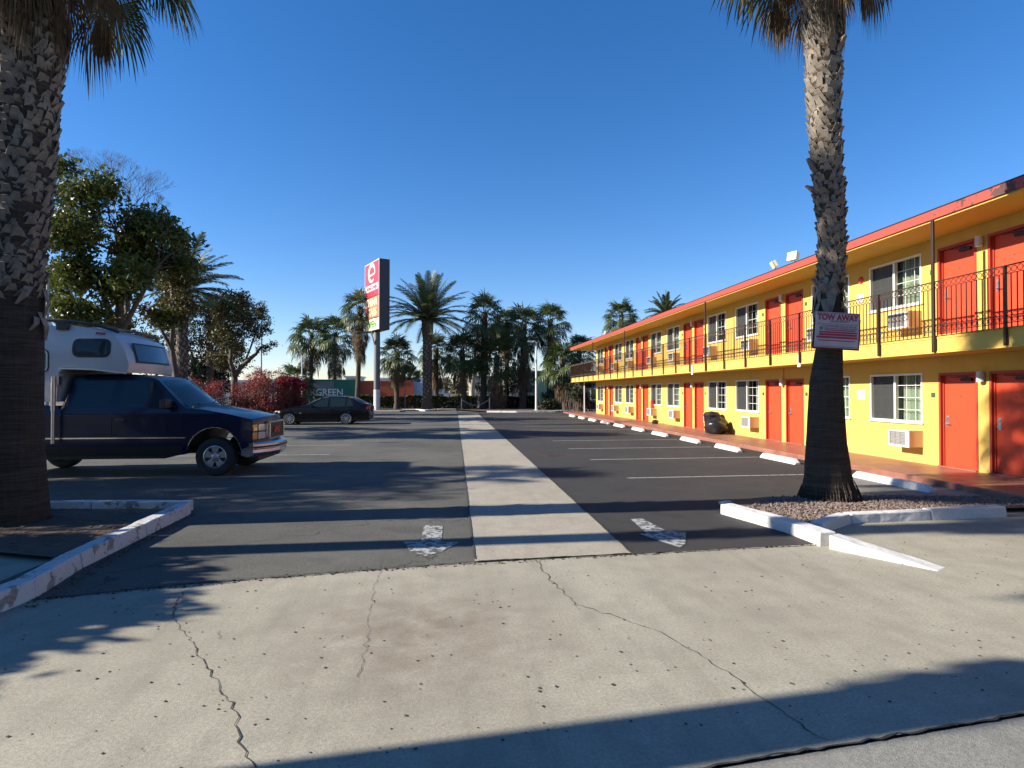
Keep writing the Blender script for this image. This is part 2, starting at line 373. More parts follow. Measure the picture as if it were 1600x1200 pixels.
def text_mesh(name, body, size, m, parent, loc, rot, extrude=.003, align='CENTER', xs=1.0, bold=0.0):
    cu = bpy.data.curves.new(name, 'FONT'); cu.body = body; cu.size = size; cu.extrude = extrude; cu.offset = bold
    cu.align_x = align; cu.align_y = 'CENTER'; cu.resolution_u = 3
    t = bpy.data.objects.new(name+"_tmp", cu); COL.objects.link(t)
    dg = bpy.context.evaluated_depsgraph_get(); me = bpy.data.meshes.new_from_object(t.evaluated_get(dg))
    bpy.data.objects.remove(t); me.name = name; me.materials.clear(); me.materials.append(m)
    return link(name, me, parent, loc, rot, (xs, 1, 1))

# ------------------------------------------------------------------ ground
def gline(x): return 2.65+.147*(x-1.13)          # joint between driveway and gutter
GZ = 0.0
sheet("ground", [(-600, -300), (600, -300), (600, 1500), (-600, 1500)], -.03, MT['earth'], "bare brown earth reaching to the horizon", "ground")
edge = [(-4.1, 5.1), (-3.34, 5.32), (-2.34, 5.6), (-.92, 5.85), (.22, 6.04), (1.94, 6.19), (4.22, 6.4)]
sheet("road", [(-60, -20), (60, -20), (60, gline(60)-.33), (-60, gline(-60)-.33)], -.012, MT['road'], "grey asphalt street in the near right corner", "road")
sheet("gutter", [(-60, gline(-60)-.36), (60, gline(60)-.36), (60, gline(60)-.012), (-60, gline(-60)-.012)], -.008, MT['gutter'], "rough concrete gutter between street and driveway", "gutter")
sheet("driveway_apron", [(-24, gline(-24)), (24, gline(24)), (24, 8.3), (12, 8.32), (9, 8.6), (7, 8.9), (4.3, 8.2)]+[(x, y) for x, y in edge[::-1]]+[(-4.0, 9.0), (-24, 9.0)], 0, MT['apron'],
      "pale concrete driveway apron with long cracks in the foreground", "driveway")
sheet("parking_lot", [(-40, 9.0), (-4.1, 9.0)]+[(x, y) for x, y in edge[:5]]+[(.2, 46), (.2, 56), (-40, 56)], .004, MT['asph_l'],
      "old grey asphalt left of the concrete strip", "parking lot")
sheet("parking_lot", [(1.80, 6.18)]+[(4.22, 6.4), (4.3, 8.2), (5, 8.9), (7, 8.85), (9, 8.5), (12, 8.3), (16, 12), (16, 50), (.2, 50), (.2, 46), (1.8, 46)], .008, MT['asph_r'],
      "dark fresh asphalt with bays in front of the motel", "parking lot")
sheet("concrete_strip", [(.2, 6.03), (1.86, 6.18), (1.78, 46), (.2, 46)], .012, MT['strip'], "pale concrete drainage strip running down the middle of the lot", "concrete strip")
def ribbon(mb, pts, wd, z, wob=0.0, taper=False):
    for i in range(len(pts)-1):
        a, b = Vector(pts[i]), Vector(pts[i+1]); d = (b-a).normalized(); n = Vector((-d.y, d.x))
        w0 = wd[i] if isinstance(wd, list) else wd; w1 = wd[i+1] if isinstance(wd, list) else wd
        o = len(mb.v); mb.v += [(*(a-n*w0/2), z), (*(b-n*w1/2), z), (*(b+n*w1/2), z), (*(a+n*w0/2), z)]; mb.f.append((o, o+1, o+2, o+3)); mb.mi.append(0)
def crack(pix, z=.003, wid=.012, steps=10, amp=.02):
    pts = [gp(*p).to_2d() for p in pix]; out = []
    for i in range(len(pts)-1):
        L = (pts[i+1]-pts[i]).length
        n = max(2, int(L/.05))
        for k in range(n):
            q = pts[i].lerp(pts[i+1], k/n); out.append(q+Vector((random.uniform(-amp, amp), random.uniform(-amp, amp))))
    out.append(pts[-1]); return out, [wid*random.uniform(.35, 1.5) for _ in out]
cr = MB()
for pix, wd in (([(288,925),(268,960),(300,1005),(325,1050),(365,1100),(372,1150),(400,1200)], .012),
                ([(838,876),(858,905),(900,945),(950,960),(1025,985),(1080,1015),(1135,1050),(1180,1085),(1230,1120),(1295,1158)], .011),
                ([(600,870),(585,920),(575,990),(560,1060)], .005), ([(340,1000),(345,985)], .006)):
    p, ws = crack(pix, wid=wd*.6); ribbon(cr, p, ws, .004)
p, ws = crack([(80,936),(300,913),(560,893),(745,879),(997,866),(1290,851)], wid=.022, amp=.012); ribbon(cr, p, ws, .017)
p = [Vector((x, gline(x)+random.uniform(-.012, .012))) for x in np.arange(-6, 9, .06)]; ribbon(cr, p, [.012*random.uniform(.4, 1.5) for _ in p], .003)
for X in (.2, 1.81):
    p = [Vector((X+random.uniform(-.006, .006)-(.0 if X < 1 else -.05*(1-i/200)), y)) for i, y in enumerate(np.linspace(6.1, 45.9, 200))]; ribbon(cr, p, .022, .018)
o = cr.build("pavement_crack", MT['crack']); struct(o, "dark cracks and joints across the concrete and asphalt", "crack")
# joints in the strip
mk = MB()
for y in np.arange(9, 46, 3.4): ribbon(mk, [(.2, y), (1.83, y+.02)], .007, .0165)
struct(mk.build("strip_joint", MT['crack']), "thin cross joints of the concrete strip", "joint")
# parking lines
ln = MB(); ys = [11.6, 14.8]+[14.8+2.88*k for k in range(1, 11)]
for i, y in enumerate(ys): ribbon(ln, [(3.38, y-.08), (7.9, y+.1)], .09, .0125)
struct(ln.build("parking_line", MT['line']), "faded white bay lines on the dark asphalt", "parking line")
ln = MB()
for y in [16.6+2.9*k for k in range(0, 7)]: ribbon(ln, [(-8.9, y), (-3.4, y+.05)], .09, .0085)
struct(ln.build("bay_line", MT['line']), "worn bay lines on the old asphalt at the left", "parking line")
# turning arrows
ar = MB()
def poly_px(mb, pix, z):
    q = [gp(*p, z) for p in pix]; mb.add([tuple(v) for v in q], [tuple(range(len(q)))])
poly_px(ar, [(662,820),(692,822),(690,846),(658,846)], .0085); poly_px(ar, [(630,846),(718,847),(690,862),(664,869),(640,860)], .0085)
struct(ar.build("painted_arrow", MT['mark']), "worn white arrow painted left of the concrete strip", "road marking")
ar = MB()
poly_px(ar, [(985,811),(1004,810),(1040,829),(1010,833)], .0125); poly_px(ar, [(1000,834),(1042,829),(1072,832),(1071,850),(1062,855),(1030,845)], .0125)
struct(ar.build("painted_arrow", MT['mark']), "worn white arrow painted right of the concrete strip", "road marking")
# light concrete pad by the first bay
sheet("bay_pad", [(6.4, 8.95), (8.75, 8.95), (8.75, 11.45), (7.2, 11.45)], .013, MT['gutter'], "light concrete pad by the first wheel stop", "pad")
mk = MB(); ribbon(mk, [(6.95, 11.1), (7.5, 11.5)], .3, .018); struct(mk.build("bay_mark", MT['mark']), "white paint block at the corner of the pad", "road marking")

# curbs
def curb(name, pts, wdt, h0, h1, m, label, lean=.02):
    mb = MB(); n = len(pts)
    pts = [Vector(p) for p in pts]
    for i in range(n-1):
        a, b = pts[i], pts[i+1]; L = (b-a).length; k = max(1, int(round(L/1.35))); d = (b-a)/k
        nn = Vector((-d.y, d.x)).normalized()*wdt
        for j in range(k):
            p, q = a+d*(j+.006), a+d*(j+1-.006); t0 = (i+j/k)/(n-1); t1 = (i+(j+1)/k)/(n-1)
            ha, hb = h0+(h1-h0)*t0, h0+(h1-h0)*t1; jz = random.uniform(-.008, .004)
            sub = 5
            for s_ in range(sub):
                u, v = p.lerp(q, s_/sub), p.lerp(q, (s_+1)/sub); hu, hv = ha+(hb-ha)*s_/sub+jz, ha+(hb-ha)*(s_+1)/sub+jz
                iu, iv = nn*lean/wdt, nn*lean/wdt
                vs = [(*u, -.02), (*v, -.02), (*(v+nn), -.02), (*(u+nn), -.02), (*(u+iu), hu), (*(v+iv), hv), (*(v+nn), hv), (*(u+nn), hu)]
                fs = [(4,5,6,7), (0,1,5,4), (2,3,7,6)]
                if s_ == 0: fs.append((3,0,4,7))
                if s_ == sub-1: fs.append((1,2,6,5))
                mb.add(vs, fs)
    me = mb.mesh(name, m); bm = bmesh.new(); bm.from_mesh(me); bmesh.ops.remove_doubles(bm, verts=bm.verts[:], dist=.0005)
    bmesh.ops.recalc_face_normals(bm, faces=bm.faces[:])
    from mathutils import noise as mn
    bmesh.ops.subdivide_edges(bm, edges=[e for e in bm.edges if e.calc_length() > .1], cuts=2, use_grid_fill=True)
    for v in bm.verts:
        if v.co.z > .02: v.co += mn.noise_vector(v.co*9)*.007+mn.noise_vector(v.co*2.5)*.006
    bm.to_mesh(me); bm.free()
    o = link(name, me, bevel=.014); return struct(o, label, "kerb")
P2 = lambda x, y: tuple(gp(x, y).to_2d())
curb("curb", [(-3.36, 3.9), P2(0, 958), P2(58, 934), P2(130, 888), P2(300, 803)], .19, .15, .16, MT['curb'], "chipped white kerb edging the left planter")
curb("curb", [(-3.78, 9.1), (-12, 9.75)], .17, .15, .15, MT['curb'], "white kerb along the back of the left planter")
curb("curb", [(-12, 6.75), (-5.0, 6.75)], .17, .15, .13, MT['curb'], "short white kerb at the front of the left planter")
c4 = [P2(1142, 802), P2(1246, 831)]
curb("curb", [c4[0], c4[1], P2(1305, 853)], -.19, .15, .15, MT['curb2'], "bright white kerb in front of the right palm island")
curb("curb", [P2(1307, 853), P2(1480, 888)], -.19, .14, .0, MT['curb2'], "white kerb tapering down into the driveway at the right")
curb("curb", [(4.46, 6.85), (5.15, 7.32), P2(1575, 808)], .17, .12, .14, MT['curb2'], "low white kerb on the sidewalk side of the palm island")
curb("curb", [(4.0, 8.75), (4.9, 9.0), (7, 8.9), (9, 8.55), (12, 8.35)], -.1, .05, .06, MT['curb2'], "thin kerb behind the palm island")
curb("curb", [(2.6, 49.2), (5, 48.4), (8.2, 48.6), (9, 50.2), (14, 51)], .3, .14, .14, MT['curb2'], "white kerb at the far end of the lot by the motel")
curb("curb", [(-6, 55), (-3.6, 54.6), (-2.6, 52.6), (-1.6, 54.6), (.1, 54.8)], .3, .14, .14, MT['curb2'], "white kerb round the date palm at the far end")
sheet("planter_bed", [(-12, 6.8), (-5.0, 6.8), (-3.65, 6.3), (-3.85, 9.05), (-12, 9.7)], .05, MT['soil'], "brown soil bed round the left palm", "planting bed")
sheet("planting_bed", [(-40, 55.5), (-6, 55.2), (-2.6, 53.4), (.1, 55), (2.6, 49.5), (8, 48.9), (9.3, 50.4), (24, 51.2), (24, 62), (-40, 62)], .09, MT['soil'], "soil bed under the far row of palms", "planting bed")
isl = [(4.1, 8.15), (4.42, 6.95), (5.1, 7.5), (7.7, 7.75), (12, 7.9), (12, 8.3), (9, 8.5), (7, 8.85), (4.9, 8.95), (4.15, 8.7)]
sheet("planter_bed", isl, .07, MT['soil'], "gravel bed round the right palm", "planting bed")
# gravel and litter (uncountable)
def inpoly(x, y, P):
    c = False; j = len(P)-1
    for i in range(len(P)):
        if (P[i][1] > y) != (P[j][1] > y) and x < (P[j][0]-P[i][0])*(y-P[i][1])/(P[j][1]-P[i][1])+P[i][0]: c = not c
        j = i
    return c
def stones(name, poly, z, n, smin, smax, m, label, flat=.6):
    xs = [p[0] for p in poly]; ys_ = [p[1] for p in poly]; mb = MB(); k = 0
    while k < n:
        x, y = random.uniform(min(xs), max(xs)), random.uniform(min(ys_), max(ys_))
        if not inpoly(x, y, poly): continue
        k += 1; s_ = smin+(smax-smin)*random.random()**2.2; th = random.random()*6.28
        vs = []
        for a in range(5):
            t = th+a*1.257; r = s_*random.uniform(.7, 1.2); vs.append((x+math.cos(t)*r, y+math.sin(t)*r, z+random.uniform(0, .3)*s_))
        vs.append((x+random.uniform(-.3, .3)*s_, y+random.uniform(-.3, .3)*s_, z+s_*flat*random.uniform(.8, 1.8)))
        mb.add(vs, [(a, (a+1) % 5, 5) for a in range(5)])
    o = mb.build(name, m, fix=False); o['kind'] = 'stuff'; o['label'] = label; o['category'] = 'gravel'; return o
stones("gravel", [(4.12, 8.1), (4.45, 7.05), (5.1, 7.6), (7.7, 7.85), (10.5, 7.95), (10.5, 8.4), (9, 8.5), (7, 8.85), (4.9, 8.9)], .075, 5200, .012, .032, MT['gravel'], "loose reddish gravel round the right palm")
o = stones("leaf_litter", [(-9, 6.85), (-5.0, 6.85), (-3.7, 6.4), (-3.9, 9.0), (-9, 9.4)], .055, 1500, .012, .035, MT['litter'], "dry leaf litter and chips round the left palm", .25)
o = stones("fallen_seeds", [(-4, 2.9), (-.5, 2.7), (5, 3.3), (12, 4.3), (12, 7), (5.2, 6.9), (4.3, 6.2), (-3, 5.3)], .002, 1300, .003, .013, MT['leaflit'], "dark specks of fallen palm seeds and leaves on the concrete", .35)
o = stones("fallen_seeds", [(-3.3, 5.5), (4, 6.4), (4, 8), (-3.4, 8)], .010, 300, .004, .010, MT['leaflit'], "dark specks on the near edge of the asphalt", .35)
o = stones("edge_rubble", [(-3.4, 5.28), (-.9, 5.8), (4.2, 6.36), (4.2, 6.46), (-.9, 5.93), (-3.4, 5.45)], .0, 700, .006, .018, MT['leaflit'], "crumbs along the asphalt edge", .5)
o = stones("kerb_grime", [(-3.45, 5.1), (-3.3, 5.1), (-3.62, 8.9), (-3.75, 8.9)], .008, 420, .006, .02, MT['leaflit'], "dirt and leaf bits gathered along the left kerb", .4)
o = stones("kerb_grime", [(3.88, 8.1), (3.98, 8.1), (4.3, 6.4), (4.2, 6.38)], .012, 260, .006, .018, MT['leaflit'], "dirt gathered along the foot of the right kerb", .4)
# wheel stops
def stop_mesh(L):
    mb = MB(); prof = [(-.09, 0), (-.085, .07), (-.05, .125), (.05, .125), (.085, .07), (.09, 0)]
    n = len(prof); secs = []
    for y, k in ((0, .35), (.12, 1), (L-.12, 1), (L, .35)):
        secs.append([(x*(1 if k == 1 else .85), y, z*k) for x, z in prof])
    for s_ in secs: mb.v += s_
    for i in range(3):
        for j in range(n-1): mb.f.append((i*n+j, i*n+j+1, (i+1)*n+j+1, (i+1)*n+j)); mb.mi.append(0)
    mb.f.append(tuple(range(n))); mb.f.append(tuple(range(3*n, 4*n))[::-1]); mb.mi += [0, 0]
    me = mb.mesh("wheel_stop", MT['curb2']); recalc(me); return me
sm1 = stop_mesh(1.95); sm2 = stop_mesh(1.6)
ords = ["nearest", "second nearest", "third nearest", "fourth nearest", "fifth nearest", "sixth nearest", "seventh nearest", "eighth nearest", "ninth nearest", "tenth nearest", "farthest"]
YS = [9.35, 13.3, 16.15, 19.0, 21.9, 24.8, 27.75, 30.65, 33.5, 36.4, 39.4]
for i, y in enumerate(YS):
    o = link("wheel_stop", sm1 if i == 0 else sm2, loc=(8.02+random.uniform(-.03, .03), y, .008), rot=(0, 0, random.uniform(-.02, .02)), bevel=.012)
    tag(o, ("white concrete wheel stop, %s of the row along the red walkway" % ords[i]), "wheel stop", "wheel stops along the motel walkway")

# ------------------------------------------------------------------ motel
XW, XB, YE, Y0 = 10.38, 9.3, 43.2, 5.0
Z1, Z2 = .12, 2.80          # walkway and upper deck levels
CEN = [10.8+7.18*k for k in range(5)]
motel = empty("motel_building", "two storey yellow motel with orange red doors and a long balcony", "motel", (XW, 24, 0))
def mp(mb, name, mat, parent=motel, **kw):
    o = mb.build(name, mat, parent, **kw)
    if parent is motel: o.matrix_parent_inverse = Matrix.Translation((-XW, -24, 0))
    return o
def inst(name, me, parent, loc, rz=0, sx=1, lab=None):
    o = link(name, me, parent, loc, (0, 0, rz), (1, sx, 1))
    if parent is motel: o.matrix_parent_inverse = Matrix.Translation((-XW, -24, 0))
    if lab: o['label'] = lab
    return o
doors = [c+s*.61 for c in CEN for s in (-1, 1)]
wins = []
for c in CEN:
    wins.append((c-2.37, 'B'))
    if c+2.37 < YE-.9: wins.append((c+2.37, 'A'))
DW, DH, WW, WZ0, WZ1 = .48, 2.0, .84, .90, 2.02
# facade as a grid with holes and reveals
mb = MB()
ycut = sorted({Y0, YE}|{round(y+s*DW, 3) for y in doors for s in (-1, 1)}|{round(y+s*WW, 3) for y, _ in wins for s in (-1, 1) if y+s*WW > Y0})
zcut = [0, Z1, Z1+WZ0, Z1+DH, Z1+WZ1, 2.46, Z2, Z2+WZ0, Z2+DH, Z2+WZ1, 5.09]
def hole(y, z):
    for zb in (Z1, Z2):
        for d in doors:
            if abs(y-d) < DW and zb < z < zb+DH: return True
        for q, _ in wins:
            if abs(y-q) < WW and zb+WZ0 < z < zb+WZ1: return True
    return False
for i in range(len(ycut)-1):
    for j in range(len(zcut)-1):
        a, b, c, d = ycut[i], ycut[i+1], zcut[j], zcut[j+1]
        if not hole((a+b)/2, (c+d)/2): mb.add([(XW, a, c), (XW, a, d), (XW, b, d), (XW, b, c)], [(0, 1, 2, 3)])
D = .11
for zb in (Z1, Z2):
    for lst, hw, z0, z1 in ((doors, DW, 0, DH), ([q for q, _ in wins], WW, WZ0, WZ1)):
        for y in lst:
            a, b, c, d = max(y-hw, Y0), y+hw, zb+z0, zb+z1
            x2 = XW+D
            mb.add([(XW, a, c), (XW, a, d), (x2, a, d), (x2, a, c)], [(0, 1, 2, 3)]); mb.add([(XW, b, c), (XW, b, d), (x2, b, d), (x2, b, c)], [(0, 1, 2, 3)])
            mb.add([(XW, a, d), (XW, b, d), (x2, b, d), (x2, a, d)], [(0, 1, 2, 3)]); mb.add([(XW, a, c), (XW, b, c), (x2, b, c), (x2, a, c)], [(0, 1, 2, 3)])
mb.add([(XW, Y0, 0), (18, Y0, 0), (18, Y0, 5.09), (XW, Y0, 5.09)], [(0, 1, 2, 3)])
mb.add([(XW, YE, 0), (12.2, YE, 0), (12.2, YE, 5.09), (XW, YE, 5.09)], [(3, 2, 1, 0)])
mb.add([(12.2, YE, 0), (12.2, 47.3, 0), (12.2, 47.3, 5.09), (12.2, YE, 5.09)], [(3, 2, 1, 0)])
mb.add([(12.2, 47.3, 0), (18, 47.3, 0), (18, 47.3, 5.09), (12.2, 47.3, 5.09)], [(3, 2, 1, 0)])
mb.add([(18, Y0, 0), (18, 47.3, 0), (18, 47.3, 5.09), (18, Y0, 5.09)], [(0, 1, 2, 3)])
mp(mb, "wall", MT['wall'], fix=False)
mb = MB(); mb.box((XW+.75, Y0+.05, 0), (XW+.8, YE-.05, 5.0)); mp(mb, "unlit_room_sheet", MT['room'])  # dark sheet behind the windows, the unlit interior put into its colour
mb = MB(); mb.box((XB+.0, Y0-.4, 5.10), (18.6, 47.4, 5.26)); r_ = mp(mb, "roof", MT['roof'])
mb = MB(); mb.box((XB-.035, Y0-.44, 5.083), (XB, 47.44, 5.262)); mb.box((XB, Y0-.44, 5.06), (18.64, Y0-.4, 5.285)); mb.box((XB, 47.4, 5.06), (18.64, 47.44, 5.285)); mp(mb, "fascia", MT['fascia'])
mb = MB(); mb.box((XB-.05, Y0-.45, 5.263), (XB+.06, 47.45, 5.277)); mp(mb, "drip_edge", MT['rail'])
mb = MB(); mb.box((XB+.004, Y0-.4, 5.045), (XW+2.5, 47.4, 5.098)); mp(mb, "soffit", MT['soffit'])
# deck
mb = MB(); mb.box((XB, Y0-.4, 2.50), (XW-.003, 47.3, Z2)); mb.box((XW-.003, YE+.004, 2.50), (12.19, 47.3, Z2)); mp(mb, "balcony_deck", MT['wall'], bevel=.006)
mb = MB(); mb.box((XB-.018, Y0-.4, 2.468), (XB+.05, 47.3, 2.498)); mb.box((XB-.012, Y0-.4, Z2-.055), (XB+.001, 47.3, Z2-.03)); mb.box((XB-.03, Y0-.4, Z2+.001), (XB+.4, 47.3, Z2+.016)); mp(mb, "deck_trim", MT['wall'])
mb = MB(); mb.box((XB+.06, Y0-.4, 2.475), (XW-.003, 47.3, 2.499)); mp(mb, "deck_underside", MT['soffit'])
# walkway
mb = MB(); mb.box((8.70, Y0-.4, -.02), (18, 47.5, Z1)); w_ = mb.build("walkway", MT['walk'], bevel=.02); struct(w_, "sealed reddish brown walkway in front of the motel doors", "walkway")
# doors
def door_meshes():
    d = MB(); d.box((XW+.072, -.43, .02), (XW+.105, .43, 1.94))
    f = MB(); f.box((XW-.012, -.48, 0), (XW+.07, -.43, 2.0)); f.box((XW-.012, .43, 0), (XW+.07, .48, 2.0)); f.box((XW-.012, -.43, 1.945), (XW+.07, .43, 2.0))
    f.box((XW+.045, .405, .02), (XW+.072, .43, 1.944)); f.box((XW+.045, -.43, .02), (XW+.072, -.405, 1.944))
    s = MB(); s.box((XW-.05, -.47, -.0), (XW+.1, .47, .02))
    h = MB(); h.box((XW+.062, .30, .86), (XW+.072, .37, 1.10)); h.tube([(XW+.062, .335, .92), (XW+.02, .335, .92)], .018, 10); h.tube([(XW+.02, .345, .92), (XW+.02, .235, .915)], .011, 8)
    h.tube([(XW+.064, .335, 1.05), (XW+.045, .335, 1.05)], .024, 12)
    c = MB(); c.box((XW+.02, -.30, 1.82), (XW+.071, -.04, 1.88)); c.obox((XW+.015, -.02, 1.905), (.012, .34, .02), Matrix.Rotation(.25, 3, 'Z'))
    e = MB(); e.lathe([(.0, 0), (.012, 0), (.012, .004)], 10, 'x', (XW+.067, 0, 1.5))
    return [(n, m.mesh(n, mt)) for n, m, mt in (("door", d, MT['door']), ("door_frame", f, MT['doorframe']), ("threshold", s, MT['walk']), ("handle", h, MT['steel']), ("door_closer", c, MT['black']), ("peephole", e, MT['black']))]
dm = door_meshes()
for _, me in dm: recalc(me)
lights = MB()
for k in range(7):
    lights.lathe([(.05, k*.028), (.068, k*.028+.006), (.068, k*.028+.018), (.05, k*.028+.022)], 14, 'z', (XW-.075, 0, 0))
lights.lathe([(0, -.01), (.06, -.01), (.06, .2), (0, .2)], 14, 'z', (XW-.075, 0, 0)); lights.box((XW-.03, -.03, .05), (XW, .03, .15))
lm = lights.mesh("wall_light", MT['white']); recalc(lm); smooth_mesh(lm, 40)
nm = MB(); nm.box((XW-.015, -.05, 0), (XW, .05, .10)); nmm = nm.mesh("number_plate", MT['green']); recalc(nmm)
for zb in (Z1, Z2):
    for c in CEN:
        inst("wall_light", lm, motel, (0, c, zb+1.80))
        for s in (-1, 1):
            inst("number_plate", nmm, motel, (0, c+s*1.24, zb+1.48))
            dd = inst("door", dm[0][1], motel, (0, c+s*.61, zb))
            for n, me in dm[1:]: inst(n, me, dd, (0, 0, 0))
# windows
def window_meshes():
    f = MB(); a, b = -WW, WW; t = .045
    for y0, y1, z0, z1 in ((a, b, WZ0, WZ0+t), (a, b, WZ1-t, WZ1), (a, a+t, WZ0+t, WZ1-t), (b-t, b, WZ0+t, WZ1-t), (-.03, .03, WZ0+t, WZ1-t)):
        f.box((XW-.018, y0, z0), (XW+.06, y1, z1))
    f.box((XW-.045, a-.03, WZ0-.03), (XW+.02, b+.03, WZ0-.001))
    m = MB()
    for q in (1, 2): m.box((XW+.052, a+.045, WZ0+q*.28), (XW+.062, -.03, WZ0+q*.28+.013))
    m.box((XW+.052, a+.045, WZ0+.84), (XW+.062, -.03, WZ0+.853))
    for q in (1, 2): m.box((XW+.050, a+q*.27, WZ0+.045), (XW+.058, a+q*.27+.013, WZ1-.045))
    for q in (1, 2, 3): m.box((XW+.085, .03, WZ0+q*.28), (XW+.095, b-.045, WZ0+q*.28+.012))
    for q in (1, 2): m.box((XW+.083, b-q*.27, WZ0+.045), (XW+.091, b-q*.27+.012, WZ1-.045))
    p = MB(); p.box((XW+.066, a+.045, WZ0+.045), (XW+.07, -.03, WZ1-.045))
    s = MB(); s.box((XW+.05, .03, WZ0+.045), (XW+.053, b-.045, WZ1-.045))
    return [(n, mm.mesh(n, mt)) for n, mm, mt in (("window", f, MT['alu']), ("muntin", m, MT['white']), ("pane", p, MT['pane']), ("insect_screen", s, MT['screen']))]
wm = window_meshes()
for _, me in wm: recalc(me)
def curtain_mesh(y0, y1, seed, z0=WZ0, z1=WZ1, mat='curtain'):
    rs = random.Random(seed); mb = MB(); n = 40; ph = rs.random()*6; fq = rs.uniform(50, 70)
    for i in range(n+1):
        y = y0+(y1-y0)*i/n; x = XW+.20+.03*math.sin(fq*y+ph)+.012*math.sin(fq*2.3*y)
        mb.v += [(x, y, z0), (x+.01, y, z1)]
    for i in range(n): mb.f.append((2*i, 2*i+2, 2*i+3, 2*i+1)); mb.mi.append(0)
    me = mb.mesh("curtain", MT[mat]); smooth_mesh(me, 170); return me
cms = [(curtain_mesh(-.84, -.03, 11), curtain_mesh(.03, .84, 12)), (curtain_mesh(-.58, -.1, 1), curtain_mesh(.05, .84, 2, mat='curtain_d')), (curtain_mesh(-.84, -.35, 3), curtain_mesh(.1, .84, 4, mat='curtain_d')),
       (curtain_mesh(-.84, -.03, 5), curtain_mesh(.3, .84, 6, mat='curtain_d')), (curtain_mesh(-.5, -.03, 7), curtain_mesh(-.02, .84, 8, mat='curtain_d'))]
# valances in the panes
ac = MB(); ac.box((-.40, -.31, 0), (0, .31, .37))
acm = ac.mesh("air_conditioner", MT['accase']); recalc(acm)
fr = MB(); fr.box((-.425, -.315, -.005), (-.401, .315, .035)); fr.box((-.425, -.315, .34), (-.401, .315, .375)); fr.box((-.425, -.315, .036), (-.401, -.20, .339)); fr.box((-.425, .29, .036), (-.401, .315, .339))
frm = fr.mesh("front_frame", MT['white']); recalc(frm)
g = MB()
for q in range(9): g.obox((-.412, .045, .06+q*.032), (.02, .488, .008), Matrix.Rotation(.5, 3, 'Y'))
for q in range(4): g.box((-.424, -.19+q*.155, .037), (-.416, -.183+q*.155, .338))
g.box((-.404, -.199, .037), (-.4005, .289, .338))
gm = g.mesh("grille", MT['acgrille']); recalc(gm)
kk = 0
for zb in (Z1, Z2):
    for y, ty in wins:
        wo = inst("window", wm[0][1], motel, (0, y, zb)); kk += 1
        for n, me in wm[1:]: inst(n, me, wo, (0, 0, 0))
        ca, cb = cms[(kk*3+int(y)) % 5]; inst("curtain", ca, wo, (0, 0, 0)); inst("curtain", cb, wo, (0, 0, 0))
        ay = y-.84+.32 if ty == 'A' else y+.84-.60
        a_ = inst("air_conditioner", acm, motel, (XW, ay, zb+.36)); a_.scale = (.8, 1, 1); inst("front_frame", frm, a_, (0, 0, 0)); inst("grille", gm, a_, (0, 0, 0))
# end recess doors, post
mb = MB(); mb.box((12.13, 43.6, Z1), (12.19, 44.5, Z1+2.0)); mb.box((12.13, 45.0, Z1), (12.19, 45.9, Z1+2.0)); mb.box((12.13, 43.6, Z2), (12.19, 44.5, Z2+2.0)); mb.box((12.13, 45.0, Z2), (12.19, 45.9, Z2+2)); mp(mb, "stair_door", MT['brown'])
mb = MB(); mb.tube([(XB+.6, 45, Z1), (XB+.6, 45, 2.49)], .05, 10); mp(mb, "support_post", MT['white'], smooth=40)
# roof posts and railing
XR = XB-.035
for y in (10.71, 21.28, 31.85, 39.4):
    mb = MB(); mb.box((XB-.075, y-.03, 2.48), (XB-.037, y+.03, 5.058)); mp(mb, "roof_post", MT['rail'], bevel=.004)
def ring(mb, c, r, t=.007, n=12):
    o = len(mb.v)
    for k in range(n):
        th = 2*math.pi*k/n; cy, cz = math.cos(th), math.sin(th)
        for rr, dx in ((r-t, 0), (r, -t), (r+t, 0), (r, t)): mb.v.append((c[0]+dx, c[1]+cy*rr, c[2]+cz*rr))
    for k in range(n):
        k2 = (k+1) % n
        for j in range(4): mb.f.append((o+k*4+j, o+k2*4+j, o+k2*4+(j+1) % 4, o+k*4+(j+1) % 4)); mb.mi.append(0)
rl = MB(); YA, YB_ = Y0-.3, 47.3
zt = Z2+1.04
rl.box((XR-.022, YA, zt), (XR+.022, YB_, zt+.018)); rl.box((XR-.008, YA, zt-.135), (XR+.008, YB_, zt-.124))
rl.box((XR-.008, YA, Z2+.20), (XR+.008, YB_, Z2+.214)); rl.box((XR-.008, YA, Z2+.075), (XR+.008, YB_, Z2+.089))
y = YA
while y < YB_:
    rl.box((XR-.007, y-.007, Z2+.001), (XR+.007, y+.007, zt-.13)); ring(rl, (XR, y+.055, zt-.062), .048); ring(rl, (XR, y+.055, Z2+.145), .042, .006)
    y += .11
x = XR+.1
while x < 12.1:
    rl.box((x-.007, YB_-.007, Z2+.001), (x+.007, YB_+.007, zt)); x += .11
rl.box((XR, YB_-.02, zt), (12.1, YB_+.02, zt+.018)); rl.box((XR, YB_-.008, Z2+.08), (12.1, YB_+.008, Z2+.094))
rail = mp(rl, "railing", MT['rail'], fix=False)
pm = MB(); pm.box((-.022, -.022, 2.50), (.022, .022, zt+.0)); pmm = pm.mesh("railing_post", MT['rail']); recalc(pmm)
k = -4
while 10.71+1.51*k < YB_:
    yy = 10.71+1.51*k; k += 1
    if yy < YA: continue
    inst("railing_post", pmm, rail, (XR-.012, yy, 0))
